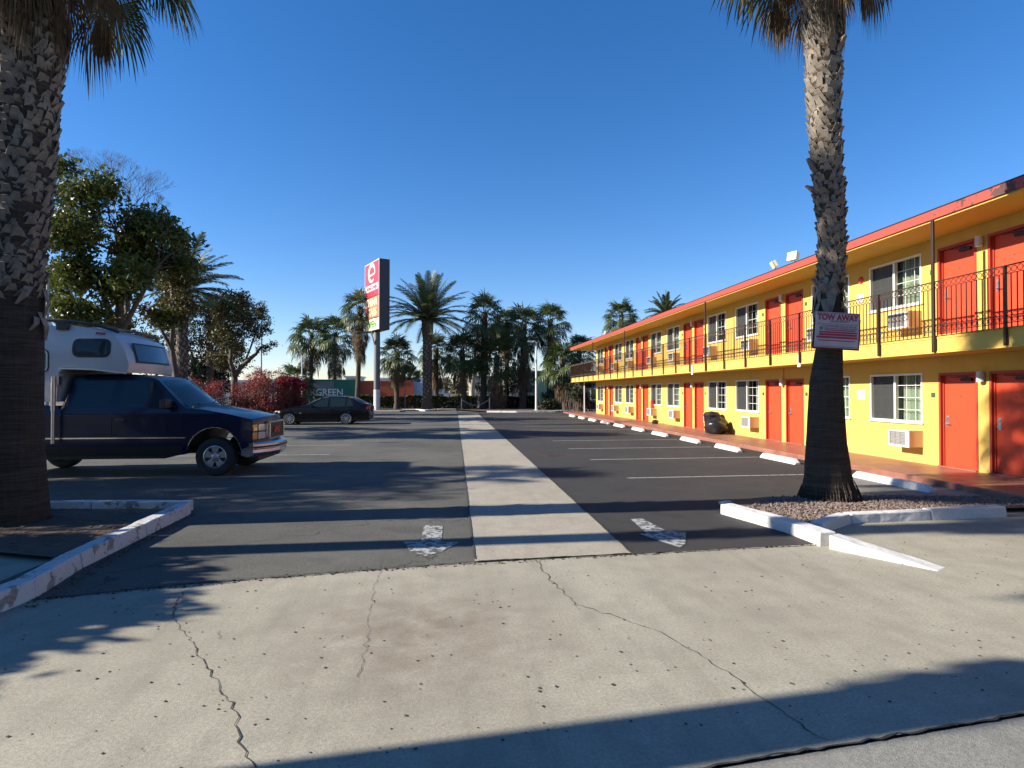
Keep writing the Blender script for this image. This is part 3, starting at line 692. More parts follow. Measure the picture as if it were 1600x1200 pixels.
# small fixtures
mb = MB(); mb.lathe([(0, 0), (.085, 0), (.085, -.03), (.06, -.055), (0, -.06)], 16, 'x', (XW, 14.32, Z2+1.78)); mp(mb, "alarm_bell", MT['signred'], smooth=40)
def wsign(y, z, wd, h, txt, col, x=XW, rz=-90, name="wall_sign", size=.06):
    b_ = MB(); b_.box((x-.012, y-wd/2, z-h/2), (x, y+wd/2, z+h/2)); o = mp(b_, name, MT['white'])
    for i, line in enumerate(txt):
        text_mesh("lettering", line, size, col, o, (x-.014, y, z+h/2-size*.75-i*size*1.0), (R(90), 0, R(-90)), .001)
    return o
wsign(14.35, Z1+1.52, .30, .24, ["NO", "SMOKING"], MT['blue'], size=.065)
wsign(14.35, Z2+1.32, .26, .22, ["#15"], MT['blue'], size=.10)
wsign(15.3, 2.56, .14, .34, ["1", "5", "0"], MT['signred'], x=XB-.02, size=.085)
wsign(22.6, 2.56, .16, .34, ["1", "4", "8"], MT['signred'], x=XB-.02, size=.085)
for zb in (Z1, Z2):
    mb = MB(); mb.box((XW-.14, 30.25, zb+.62), (XW, 30.5, zb+1.15)); ob = mp(mb, "extinguisher_cabinet", MT['signred'])
mb = MB()
mb.tube([(XW-.02, 15.55, 2.47), (XW-.02, 15.55, Z1)], .018, 8); mb.tube([(XW-.03, 17.95, 2.47), (XW-.03, 17.95, 2.1)], .014, 8); mp(mb, "conduit", MT['wall'])
# door mat / stain item and floodlights
def flood(y, z, tilt, rz, big=1):
    b_ = MB(); b_.tube([(XB+.12, y, 5.26), (XB+.12, y, 5.26+z*.6)], .02, 8)
    o = mp(b_, "floodlight", MT['steel'])
    h = MB(); rot = Matrix.Rotation(rz, 3, 'Z')@Matrix.Rotation(tilt, 3, 'Y')
    h.obox((XB+.08, y, 5.26+z), (.16*big, .34*big, .26*big), rot); h.obox(Vector((XB+.08, y, 5.26+z))+rot@Vector((-.09*big, 0, 0)), (.03, .38*big, .3*big), rot)
    q = h.build("lamp_head", MT['signcream'], o, bevel=.01)
flood(15.7, .22, .15, .35, .8); flood(16.7, .22, -.5, -.3, .7); flood(36.5, .13, .2, .1, .6)
# trash bin with bag
tb = empty("trash_bin", "black plastic trash bin against the yellow wall under a window", "bin", (9.95, 22.35, Z1))
mb = MB(); mb.lathe([(0, 0), (.24, 0), (.29, .62), (.31, .66), (.28, .70), (0, .72)], 20, 'z'); mb.build("bin_body", MT['bag'], tb, smooth=40)
mb = MB(); mb.lathe([(.31, .66), (.32, .70), (.25, .80), (.0, .84)], 20, 'z'); mb.build("bin_lid", MT['black'], tb, smooth=40)
def lumpy(name, c, r, m, parent=None, seed=1, sq=.8):
    rs = random.Random(seed); bm = bmesh.new(); bmesh.ops.create_icosphere(bm, subdivisions=3, radius=1)
    ph = [(rs.uniform(2, 5), rs.uniform(2, 5), rs.uniform(2, 5), rs.random()*6) for _ in range(5)]
    for v in bm.verts:
        k = 1+sum(.07*math.sin(a*v.co.x+b_*v.co.y+c_*v.co.z+d) for a, b_, c_, d in ph)+.1*max(0, v.co.z)**4
        v.co = Vector((v.co.x*r*k, v.co.y*r*k, max(-.62*r, v.co.z*r*sq*k)))
    me = bpy.data.meshes.new(name); bm.to_mesh(me); bm.free(); me.materials.append(m); smooth_mesh(me, 80)
    return link(name, me, parent, c)
o = lumpy("trash_bag", (9.85, 21.65, Z1+.26), .40, MT['bag'], seed=3); tag(o, "shiny black garbage bag slumped beside the bin on the walkway", "garbage bag")
o = lumpy("trash_bag", (9.95, 28.9, Z1+.09), .17, MT['bag'], seed=5, sq=.6); tag(o, "small dark bundle lying on the walkway by a door far along", "bundle")

# ------------------------------------------------------------------ palms
def fan_leaf(mb, root, az, el, lp, lb, nseg, droop, m=0, spread=105, wid=1.0):
    d0 = Vector((math.cos(az)*math.cos(el), math.sin(az)*math.cos(el), math.sin(el)))
    hub = root+d0*lp+Vector((0, 0, -droop*lp*.35))
    mid = root+d0*lp*.5+Vector((0, 0, -droop*lp*.06))
    s = Vector((-math.sin(az), math.cos(az), 0)); o = len(mb.v); pw = .012+.008*lp
    mb.v += [tuple(root-s*pw*1.6), tuple(root+s*pw*1.6), tuple(mid+s*pw), tuple(mid-s*pw), tuple(hub+s*pw*.8), tuple(hub-s*pw*.8)]
    mb.f += [(o, o+1, o+2, o+3), (o+3, o+2, o+4, o+5)]; mb.mi += [m, m]
    d = (hub-mid).normalized(); d = (d+Vector((0, 0, -droop*.5))).normalized(); up = d.cross(s).normalized()
    tw = random.uniform(-.5, .5); s = (s*math.cos(tw)+up*math.sin(tw)).normalized()
    for k in range(nseg):
        th = R(-spread+2*spread*(k+.5)/nseg); L = lb*(1-.28*abs(th/R(spread)))*random.uniform(.85, 1.08)
        dth = R(2*spread/nseg)*.55*wid
        e = d*math.cos(th)+s*math.sin(th); f = -d*math.sin(th)+s*math.cos(th)
        q = hub+e*L*.52+Vector((0, 0, -droop*L*.07)); hw = f*(L*.52*math.tan(dth))*.75
        z = Vector((0, 0, -1)); tipd = (e+z*(.35+droop*1.1)*random.uniform(.7, 1.4)).normalized()
        fold = e.cross(f)*(.012*(1 if k % 2 else -1))
        q2 = q+tipd*L*.28; tip = q2+(tipd+z*.6*random.uniform(.2, 1.2)).normalized()*L*.24
        o = len(mb.v); mb.v += [tuple(hub), tuple(q-hw+fold), tuple(q+hw-fold), tuple(q2-hw*.5), tuple(q2+hw*.5), tuple(tip)]
        mb.f += [(o, o+1, o+2), (o+1, o+3, o+4, o+2), (o+3, o+5, o+4)]; mb.mi += [m]*3
def washingtonia_crown(n_live, n_dead, lp, lb, nseg, top, skirt_len, rseed, z0=0, rtrunk=.2):
    random.seed(rseed); mb = MB(); md = MB()
    for i in range(n_live):
        t = i/n_live; el = R(82-110*t+random.uniform(-9, 9)); az = i*2.39996+random.uniform(-.3, .3)
        fan_leaf(mb, Vector((math.cos(az)*rtrunk*.6, math.sin(az)*rtrunk*.6, z0-.1-.5*t*top)), az, el, lp*random.uniform(.8, 1.15), lb*random.uniform(.85, 1.1), nseg, .25+.5*t)
    for i in range(n_dead):
        t = i/max(1, n_dead); az = i*2.39996+random.uniform(-.5, .5); el = R(-38-38*min(1, t*1.3)+random.uniform(-14, 12))
        fan_leaf(md, Vector((math.cos(az)*rtrunk, math.sin(az)*rtrunk, z0-.5*top-t*skirt_len)), az, el, lp*random.uniform(.45, .85), lb*random.uniform(.7, 1.0), nseg, 1.0+.5*random.random(), spread=55, wid=.8)
    return mb, md
def boots(mb, pts, rs, z0, z1, nper, hstep, size, seed=1, prot=.07):
    rd = random.Random(seed); zs = [p.z for p in pts]
    def c_at(z):
        for i in range(len(zs)-1):
            if zs[i] <= z <= zs[i+1]:
                t = (z-zs[i])/(zs[i+1]-zs[i]); return pts[i].lerp(pts[i+1], t), rs[i]+(rs[i+1]-rs[i])*t
        return pts[-1], rs[-1]
    k = 0; z = z0
    while z < z1:
        az = k*2.39996*1.0+rd.uniform(-.12, .12); k += 1; z += hstep/nper
        if z < z0+.5 and rd.random() > (z-z0)/.5+.15: continue
        c, r = c_at(z); w_ = size*rd.uniform(.65, 1.2); h = size*rd.uniform(.7, 1.35); pr = prot*rd.uniform(.3, 1.3)
        if rd.random() < .03: pr *= 2.2; h *= 1.3
        n = Vector((math.cos(az), math.sin(az), 0)); s = Vector((-math.sin(az), math.cos(az), 0)); u = Vector((0, 0, 1))
        b = c+n*(r-.018); lean = s*rd.uniform(-.25, .25)*h
        vs = [b-s*w_*.62, b+s*w_*.62, b+n*pr*.45+s*w_*.45+u*h*.35, b+n*pr*.45-s*w_*.45+u*h*.35,
              b+n*pr+s*w_*.26+u*h+lean, b+n*pr-s*w_*.26+u*h+lean, b+n*(pr-.03)+u*h*1.12+lean-s*w_*.1, b+u*h*.8]
        mb.add(vs, [(0, 1, 2, 3), (3, 2, 4, 5), (5, 4, 6), (1, 7, 4, 2), (0, 3, 5, 7), (4, 7, 6), (5, 6, 7)], 1)
def near_palm(label, cpts, edges, zc, lp, lb, seed, boot_z, nlive=46, ndead=42, skirt=1.6, group="tall fan palms at the driveway"):
    pts = [Vector(p) for p in cpts]
    root = empty("palm_tree", label, "palm tree", pts[0], 0, group)
    inv = Matrix.Translation(-pts[0])
    # refine the centre line
    P, Rr = [], []
    for i in range(len(pts)-1):
        for k in range(6): P.append(pts[i].lerp(pts[i+1], k/6)); Rr.append(edges[i]+(edges[i+1]-edges[i])*k/6)
    P.append(pts[-1]); Rr.append(edges[-1])
    mb = MB(); mb.tube(P, Rr, 40, 0, True, .02)
    # flared root fibres at the base
    for k in range(110):
        th = k*2*math.pi/110+random.uniform(-.05, .05); n = Vector((math.cos(th), math.sin(th), 0)); r0 = edges[0]; hh = random.uniform(.08, .34)
        mb.tube([P[0]+n*(r0+random.uniform(.0, .03))+Vector((0, 0, -.03)), P[0]+n*(r0+.004-.13*hh)+Vector((0, 0, hh*.5)), P[0]+n*(r0-.012-.30*hh)+Vector((0, 0, hh))], [.011, .009, .005], 4)
    boots(mb, P, Rr, boot_z, P[-1].z-.2, 26*max(1, (edges[2]/.285)**1.5), .17, .085*(1+1.3*edges[2]), seed, .06)
    for k in range(20):          # torn husks hanging where the boots end
        th = random.random()*6.28; zz = boot_z+random.uniform(-.12, .45); q = min(P, key=lambda v: abs(v.z-zz)); r0 = Rr[P.index(q)]
        n = Vector((math.cos(th), math.sin(th), 0)); t_ = Vector((-n.y, n.x, 0)); wv = random.uniform(.03, .085); hh = random.uniform(.18, .48); sk = t_*random.uniform(-.16, .16)
        a = Vector((q.x, q.y, zz))
        vs = [a+n*(r0+.01)-t_*wv, a+n*(r0+.01)+t_*wv, a+n*(r0+.06)+t_*wv*.8+sk*.5-Vector((0, 0, hh*.5)), a+n*(r0+.06)-t_*wv*.8+sk*.5-Vector((0, 0, hh*.5)), a+n*(r0+.03)+t_*wv*.25+sk-Vector((0, 0, hh)), a+n*(r0+.03)-t_*wv*.3+sk-Vector((0, 0, hh))]
        mb.add(vs, [(0, 1, 2, 3), (3, 2, 4, 5)], 1)
    o = mb.build("trunk", [MT['trunk'], MT['boot']], root, fix=False); o.matrix_parent_inverse = inv
    live, dead = washingtonia_crown(nlive, ndead, lp, lb, 34, 1.4, skirt, seed, 0, edges[-1])
    top = pts[-1]
    o = live.build("crown", MT['palm'], root, fix=False); o.location = top-pts[0]
    o = dead.build("dead_skirt", MT['dead'], root, fix=False); o.location = top-pts[0]
    return root
YP = 8.45
def cpx(x, y, Y=YP): return at(x, y, Y)
rp = [(1296,788,.44),(1294,765,.37),(1293.5,747,.34),(1291,693,.285),(1290.5,600,.235),(1295.5,544,.19),(1296,480,.19),(1299,430,.205),(1299,350,.215),(1291,250,.235),(1288,180,.255),(1286,100,.28),(1283,20,.285)]
pts = [cpx(x, y, 8.75) for x, y, _ in rp]; pts[0].z = .05
ed = [r-(.035 if y < 440 else 0) for _, y, r in rp]
pts.append(pts[-1]+Vector((-.04, 0, 1.6))); ed.append(.27); pts.append(pts[-1]+Vector((-.04, 0, 1.65))); ed.append(.26)
near_palm("tall leaning fan palm on the right island carrying the tow away sign", pts, ed, 0, 1.6, 1.15, 11, 3.15, 46, 30, .4)
lp_ = [(14,815,.44),(13,770,.41),(12,700,.385),(12,600,.375),(14,500,.37),(20,400,.37),(30,300,.38),(37,200,.39),(43,100,.40),(46,30,.39)]
pts = [cpx(x, y, 8.3) for x, y, _ in lp_]; pts[0].z = .03; ed = [r-(.035 if y < 450 else 0) for _, y, r in lp_]
pts.append(pts[-1]+Vector((.03, 0, 1.2))); ed.append(.36); pts.append(pts[-1]+Vector((.03, 0, 1.45))); ed.append(.3)
near_palm("thick shaggy fan palm at the left edge of the photo", pts, ed, 0, 1.25, 1.15, 23, 2.75, 50, 30, .4)
# palms outside the frame at the left whose shadows cross the driveway
def offpalm(x, y, lean, h, r, seed, label, nl=40, ndd=30):
    pts = [Vector((x+lean[0]*t*h, y+lean[1]*t*h, h*t)) for t in (0, .04, .15, .4, .7, 1)]
    near_palm(label, pts, [r*1.5, r*1.25, r*1.05, r, r, r*1.05], 0, 1.1, 1.05, seed, h*.55, nl, ndd, 1.0, None)
offpalm(-7.4, 1.76, (.0, .18), 9.5, .24, 31, "fan palm by the sidewalk left of the camera")
offpalm(-9.6, 6.5, (.0, -.02), 11.2, .2, 36, "slim fan palm in the left planter just outside the photo", 34, 16)
OFFTREE = True
offpalm(-17.5, 11.6, (.01, .0), 8.6, .2, 43, "fan palm beside the parked truck outside the photo", 34, 20)

# far washingtonias: three shared crowns
FC = []
for sd_, nl, nd_, sk in ((51, 52, 26, 1.0), (52, 44, 60, 2.6), (53, 40, 36, 1.6)):
    a, b = washingtonia_crown(nl, nd_, 1.05, 1.15, 15, 1.2, sk, sd_, 0, .2)
    FC.append((a.mesh("crown", MT['palm']), b.mesh("dead_skirt", MT['dead'])))
def far_palm(px, cy, Y, var, s, label, rt=.2, lean=0.0, gz=.05, group="fan palms in the far row", petiole=None):
    c = at(px, cy, Y); b = Vector((c.x+lean, Y, gz))
    root = empty("palm_tree", label, "palm tree", b, 0, group)
    h = c.z-gz; mb = MB(); n = 9
    mb.tube([Vector((-lean*t**.6, 0, h*t)) for t in [i/(n-1) for i in range(n)]], [rt*(1.35 if i == 0 else 1.08 if i == 1 else 1) for i in range(n)], 12, 0, True, .12)
    boots(mb, [Vector((-lean*t**.6, 0, h*t)) for t in [i/(n-1) for i in range(n)]], [rt]*n, h*.45, h, 7, .35, .2, int(px), .09)
    mb.build("trunk", [MT['trunkfar'], MT['boot']], root, fix=False)
    rz = random.random()*6.28
    s *= 1.3
    link("crown", FC[var][0], root, (-lean, 0, h), (0, 0, rz), (s, s, s)); link("dead_skirt", FC[var][1], root, (-lean, 0, h), (0, 0, rz+1), (s*.95, s*.95, s))
random.seed(99)
for a in ((487, 522, 80, 0, 1.3, "bushy fan palm above the green container, leftmost of the far row"),
          (524, 520, 79, 2, 1.25, "fan palm just left of the tall shaggy one by the pole sign"),
          (563, 480, 57, 1, .85, "tall thin fan palm with brown shaggy crown left of the pole sign"),
          (620, 550, 56, 0, .82, "short fan palm between the pole sign and the date palm"),
          (681, 545, 60, 2, .85, "short fan palm tucked behind the date palm"),
          (722, 548, 57, 0, .95, "low fan palm behind the green street sign"),
          (757, 488, 57, 1, .95, "tall fan palm with brown skirt left of the middle of the far row"),
          (777, 555, 56, 2, .95, "short dark fan palm between two tall ones"),
          (792, 505, 61, 2, .8, "fan palm half hidden behind its taller neighbours"),
          (818, 507, 57, 1, 1.0, "tall fan palm with very long skirt left of the white lamp pole"),
          (860, 500, 57, 2, .9, "tall fan palm right of the white lamp pole"),
          (878, 562, 52, 0, .9, "short fan palm at the far corner of the motel"),
          (971, 492, 60, 0, .85, "fan palm rising above the motel roof"),
          (905, 545, 58, 2, .8, "fan palm hidden behind the far corner of the motel roof")):
    far_palm(*a, rt=.28 if a[0] in (757, 818) else .22, lean=random.uniform(-.5, .5))
far_palm(640, 585, 80, 0, .7, "small distant fan palm left of the date palm trunk", group=None)
far_palm(655, 588, 130, 0, .75, "tiny far off fan palm above the white truck", group=None)
far_palm(462, 590, 75, 0, 1.0, "low distant palm over the crimson bush", group=None)
# date palms
def date_palm(px, cy, Y, s, rt, label, nf=60, rseed=3, top=True):
    c = at(px, cy, Y); root = empty("date_palm", label, "date palm", (c.x, Y, .05)); rd = random.Random(rseed)
    h = c.z-.05; mb = MB(); n = 10
    mb.tube([(0, 0, h*i/(n-1)) for i in range(n)], [rt*(1.4 if i == 0 else 1)*(1.3 if i > 7 else 1) for i in range(n)], 14, 0, True, .1)
    boots(mb, [Vector((0, 0, h*i/(n-1))) for i in range(n)], [rt]*n, h*.1, h, 9, .3, .18, 9, .07)
    mb.build("trunk", [MT['trunkfar'], MT['boot']], root, fix=False)
    cr_ = MB()
    for i in range(nf):
        t = i/nf; az = i*2.39996; el = R(86-88*t**.8+rd.uniform(-6, 6)); L = s*rd.uniform(.9, 1.08); p = Vector((0, 0, h)); d = Vector((math.cos(az)*math.cos(el), math.sin(az)*math.cos(el), math.sin(el)))
        side = Vector((-math.sin(az), math.cos(az), 0)); N = 14; spine = [p.copy()]
        for k in range(N):
            d = (d+Vector((0, 0, -.045-.05*k/N))).normalized(); p = p+d*L/N; spine.append(p.copy())
        cr_.tube(spine, [.03*(1-k/(N+1.0))+.006 for k in range(N+1)], 4, 0, False)
        for k in range(3, N*5):
            u = k/5; i0 = int(u)
            if i0 >= N: break
            q = spine[i0].lerp(spine[i0+1], u-i0); dd = (spine[i0+1]-spine[i0]).normalized(); up = side.cross(dd)
            ll = s*.15*(math.sin(math.pi*min(1, .12+.88*u/N))**.6+.15)
            for sg in (-1, 1):
                e = (side*sg*.75+dd*.75+up*.28*rd.uniform(-.6, 1)).normalized(); w_ = dd*.03
                o = len(cr_.v); cr_.v += [tuple(q-w_), tuple(q+w_), tuple(q+e*ll*.6+w_*.7+Vector((0, 0, -.01))), tuple(q+e*ll+Vector((0, 0, -.04)))]
                cr_.f += [(o, o+1, o+2, o+3)]; cr_.mi += [0]
    cr_.build("crown", MT['phx'], root, fix=False); return root
date_palm(668, 500, 55.5, 4.7, .42, "big date palm with arching grey green fronds right of the pole sign", 64, 3)
date_palm(285, 455, 36, 3.6, .3, "date palm poking out behind the left trees", 46, 5)
date_palm(1040, 492, 56, 2.4, .25, "date palm whose frond tips show over the motel roof", 40, 6)

# ------------------------------------------------------------------ broadleaf trees, shrubs
def leaf_cloud(blobs, n, ls, seed, clump=.35, per=18, flat=.8, droop=.3):
    g_ = np.random.default_rng(seed); V = []; wts = np.array([b[3]**2.2 for b in blobs]); wts /= wts.sum()
    ncl = max(1, n//per); idx = g_.choice(len(blobs), ncl, p=wts)
    B = np.array([b[:4] for b in blobs], dtype=float)[idx]
    d = g_.normal(size=(ncl, 3)); d /= np.linalg.norm(d, axis=1)[:, None]
    rad = g_.random(ncl)**.38
    C = B[:, :3]+d*(B[:, 3]*rad)[:, None]*np.array([1, 1, flat])
    C = np.repeat(C, per, 0); n = len(C)
    off = g_.normal(size=(n, 3))*clump*.5*np.array([1, 1, .7]); c = C+off
    nrm = g_.normal(size=(n, 3))+np.array([0, 0, .6]); nrm /= np.linalg.norm(nrm, axis=1)[:, None]
    a = g_.normal(size=(n, 3))+np.array([0, 0, -droop*2]); a -= nrm*(a*nrm).sum(1)[:, None]; a /= np.linalg.norm(a, axis=1)[:, None]
    b = np.cross(nrm, a); s_ = ls*g_.uniform(.6, 1.3, n)[:, None]
    v = np.stack([c-a*s_, c+b*s_*.42+nrm*s_*.12-a*s_*.1, c+a*s_, c-b*s_*.42+nrm*s_*.12-a*s_*.1], 1).reshape(-1, 3)
    me = bpy.data.meshes.new("crown"); me.vertices.add(len(v)); me.vertices.foreach_set('co', v.ravel())
    me.loops.add(4*n); me.loops.foreach_set('vertex_index', np.arange(4*n)); me.polygons.add(n)
    me.polygons.foreach_set('loop_start', np.arange(0, 4*n, 4)); me.update(calc_edges=True); me.validate(); return me, C[::per]
def branches(mb, start, targets, r0, seed, bend=.25):
    rd = random.Random(seed)
    for t in targets:
        t = Vector(t); n = 6; p0 = Vector(start); L = (t-p0).length
        pts = []
        for i in range(n+1):
            u = i/n; q = p0.lerp(t, u); q.z += bend*L*.35*math.sin(math.pi*u)*.5
            if 0 < i < n: q += Vector((rd.uniform(-1, 1), rd.uniform(-1, 1), rd.uniform(-.6, .6)))*L*.045
            pts.append(q)
        mb.tube(pts, [r0*(1-.85*i/n) for i in range(n+1)], 6, 0, False)
        for j in range(3):
            q = pts[rd.randint(2, n-1)]; e = q+Vector((rd.uniform(-1, 1), rd.uniform(-1, 1), rd.uniform(-.1, 1)))*L*.28
            mb.tube([q, q.lerp(e, .5)+Vector((0, 0, .05)), e], [r0*.35, r0*.22, r0*.08], 5, 0, False)
def px_tree(name, label, cat, Y, trunks, blobs, n, ls, lmat, bmat, seed, clump=.4, per=18, tw=.16, depth=1.0, flat=.85, group=None):
    # trunks: pixel polylines with radii; blobs: pixel centre, pixel radius
    k = Y/FPX; rd = random.Random(seed); base = at(*trunks[0][0][:2], Y); base.z = 0
    root = empty(name, label, cat, base, 0, group); inv = Matrix.Translation(-base)
    B = []
    for (x, y, r) in blobs:
        p = at(x, y, Y); B.append((p.x, Y+rd.uniform(-1, 1)*depth*1.4, p.z, r*k))
    mb = MB(); ends = []
    for tr in trunks:
        pts = [at(x, y, Y+(i*rd.uniform(-.2, .2))) for i, (x, y, r) in enumerate(tr)]; rs = [r for *_, r in tr]
        if tr is trunks[0]: pts[0].z = -.02
        P_, R_ = [], []
        for i in range(len(pts)-1):
            for q in range(4): P_.append(pts[i].lerp(pts[i+1], q/4)+Vector((rd.uniform(-1, 1), rd.uniform(-1, 1), 0))*rs[i]*.12); R_.append(rs[i]+(rs[i+1]-rs[i])*q/4)
        P_.append(pts[-1]); R_.append(rs[-1]); mb.tube(P_, R_, 10, 0, True, .1); ends.append((pts[-1], rs[-1]))
    me, cl = leaf_cloud(B, n, ls, seed, clump, per, flat)
    me.name = "crown"; me.materials.append(lmat)
    for b in B:
        e = min(ends, key=lambda q: (q[0]-Vector(b[:3])).length); branches(mb, e[0], [b[:3]], max(.025, e[1]*.55), rd.randint(0, 9999))
    # twigs to a share of the clumps
    for i in range(0, len(cl), 5):
        c = Vector(cl[i]); b = min(B, key=lambda q: (Vector(q[:3])-c).length); mb.tube([Vector(b[:3]), Vector(b[:3]).lerp(c, .55)+Vector((0, 0, .05)), c], [.022, .015, .006], 4, 0, False)
    o = mb.build("trunk", bmat, root, fix=False, smooth=60); o.matrix_parent_inverse = inv
    o = link("crown", me, root); o.matrix_parent_inverse = inv
    return root
px_tree("broadleaf_tree", "large dark broadleaf tree with big leaves rising behind the camper", "tree", 23,
        [[(190,640,.2),(186,590,.17),(184,520,.15),(190,450,.13),(188,400,.1)], [(186,560,.12),(170,480,.09),(150,430,.07),(120,380,.05)], [(190,520,.1),(215,470,.08),(245,420,.06)], [(184,600,.09),(172,540,.07),(165,470,.05)]],
        [(96,262,15),(88,300,20),(100,330,24),(150,318,28),(178,302,22),(205,345,30),(240,350,24),(268,368,20),(296,382,12),(105,372,30),(150,380,34),(200,390,36),(245,395,26),(280,410,14),(95,430,28),(140,430,30),(185,445,28),(235,440,26),(90,480,22),(130,490,24),(170,500,18),(225,490,16)],
        21000, .112, MT['leafA'], MT['bark'], 61, .42, 20, depth=1.3)
px_tree("bare_tree", "leafless tree with fine twigs above the big dark tree", "tree", 30,
        [[(200,640,.2),(200,500,.14),(198,420,.1),(190,360,.07)]], [(170,400,2), (220,400,2)], 40, .03, MT['leafB'], MT['bark'], 5, .2, 10)
def twigs(mb, p, d, L, r, depth, rd):
    q = p+d*L; mb.tube([p, p.lerp(q, .5)+Vector((rd.uniform(-1, 1), 0, rd.uniform(-1, 1)))*L*.06, q], [r, r*.8, r*.6], 4, 0, False)
    if depth:
        for _ in range(3):
            nd_ = (d+Vector((rd.uniform(-.7, .7), rd.uniform(-.7, .7), rd.uniform(-.15, .55)))).normalized(); twigs(mb, q, nd_, L*.72, r*.6, depth-1, rd)
bt = bpy.data.objects["bare_tree"]; mb = MB(); rd_ = random.Random(12)
for (x0, y0, x1, y1) in ((190,360,150,300),(190,360,172,300),(195,365,205,300),(198,370,222,318),(190,370,225,335),(185,372,130,318)):
    a = at(x0, y0, 30)-bt.location; b = at(x1, y1, 30)-bt.location; twigs(mb, a, (b-a).normalized(), (b-a).length*.62, .035, 5, rd_)
mb.build("twig", MT['bark'], bt, fix=False)
px_tree("olive_tree", "slender yellow green tree leaning in front of the dark mass", "tree", 26,
        [[(280,640,.14),(276,590,.12),(268,540,.1),(272,480,.08),(266,440,.06)], [(270,550,.08),(255,520,.06),(240,490,.05)]],
        [(262,425,20),(285,440,22),(250,455,24),(290,475,24),(262,490,22),(240,500,20),(300,500,16),(235,540,16),(215,520,16)],
        7500, .075, MT['leafB'], MT['bark'], 63, .3, 22)
px_tree("dark_tree", "dense dark tree mass between the palm fronds and the round tree", "tree", 44,
        [[(330,640,.3),(328,560,.25),(325,500,.2)], [(300,640,.2),(302,560,.15)]],
        [(318,490,30),(345,480,28),(370,478,24),(330,530,34),(300,530,26),(345,565,30),(310,575,28),(335,600,22),(300,600,20),(395,500,20),(285,560,18),(262,560,20),(245,590,14)],
        15000, .12, MT['leafC'], MT['bark'], 64, .5, 24)
px_tree("round_tree", "rounded olive brown tree with forked trunk right of the dark trees", "tree", 38,
        [[(367,640,.24),(366,600,.2),(366,582,.18)], [(366,588,.15),(382,568,.13),(400,553,.1),(408,542,.06)], [(366,588,.15),(360,565,.12),(362,530,.09)], [(368,590,.1),(385,560,.06),(400,520,.05)]],
        [(350,490,18),(375,478,18),(398,480,14),(408,500,14),(412,515,10),(345,520,22),(372,510,26),(398,520,16),(350,545,20),(380,540,18),(335,555,14),(418,545,9),(424,535,6),(345,570,12),(390,468,10)],
        8500, .085, MT['leafB'], MT['bark'], 65, .28, 20)
px_tree("broadleaf_tree", "bushy tree crown filling the gaps behind the camper roof", "tree", 28,
        [[(150,640,.16),(148,560,.12),(145,520,.1)]], [(100,470,18),(115,505,20),(150,510,18),(195,500,16),(90,440,14),(215,530,14),(180,540,16),(130,540,14)],
        6500, .09, MT['leafA'], MT['bark'], 66, .35, 22)
def bush(name, label, cat, Y, blobs, n, ls, lmat, seed, clump=.25, per=14, depth=.7, group=None, bmat=None):
    k = Y/FPX; rd = random.Random(seed); xs = [b[0] for b in blobs]; base = at(sum(xs)/len(xs), 640, Y); base.z = 0
    root = empty(name, label, cat, base, 0, group); inv = Matrix.Translation(-base); B = []
    for (x, y, r) in blobs:
        p = at(x, y, Y); B.append((p.x, Y+rd.uniform(-1, 1)*depth, p.z, r*k))
    me, cl = leaf_cloud(B, n, ls, seed, clump, per, .9); me.name = "foliage"; me.materials.append(lmat)
    o = link("foliage", me, root); o.matrix_parent_inverse = inv
    mb = MB()
    for i in range(0, len(cl), 6):
        c = Vector(cl[i]); g0 = Vector((c.x+rd.uniform(-.4, .4), c.y+rd.uniform(-.2, .2), 0)); mb.tube([g0, g0.lerp(c, .5)+Vector((rd.uniform(-.1, .1), 0, 0)), c], [.03, .02, .008], 4, 0, False)
    o = mb.build("stem", bmat or MT['bark'], root, fix=False); o.matrix_parent_inverse = inv; return root
bush("bougainvillea", "brownish red bougainvillea thicket behind the truck hood", "shrub", 35,
     [(305,605,14),(320,612,18),(345,608,14),(340,630,18),(370,612,16),(395,598,20),(380,630,20),(410,610,22),(420,592,14),(405,632,20),(430,630,18),(440,612,14),(300,625,14),(400,580,9),(432,582,8)],
     20000, .048, MT['boug'], 71, .2)
bush("bougainvillea", "bright crimson bougainvillea bush next to the green container", "shrub", 36,
     [(445,598,12),(458,598,11),(466,600,10),(442,610,12),(462,612,10),(452,594,9)], 5200, .05, MT['boug2'], 72, .18)
bush("bougainvillea", "dull red lower thicket beneath the crimson bush", "shrub", 35.5,
     [(445,625,16),(462,622,12),(470,630,12),(455,638,14),(435,640,14)], 6000, .048, MT['boug'], 73, .2)
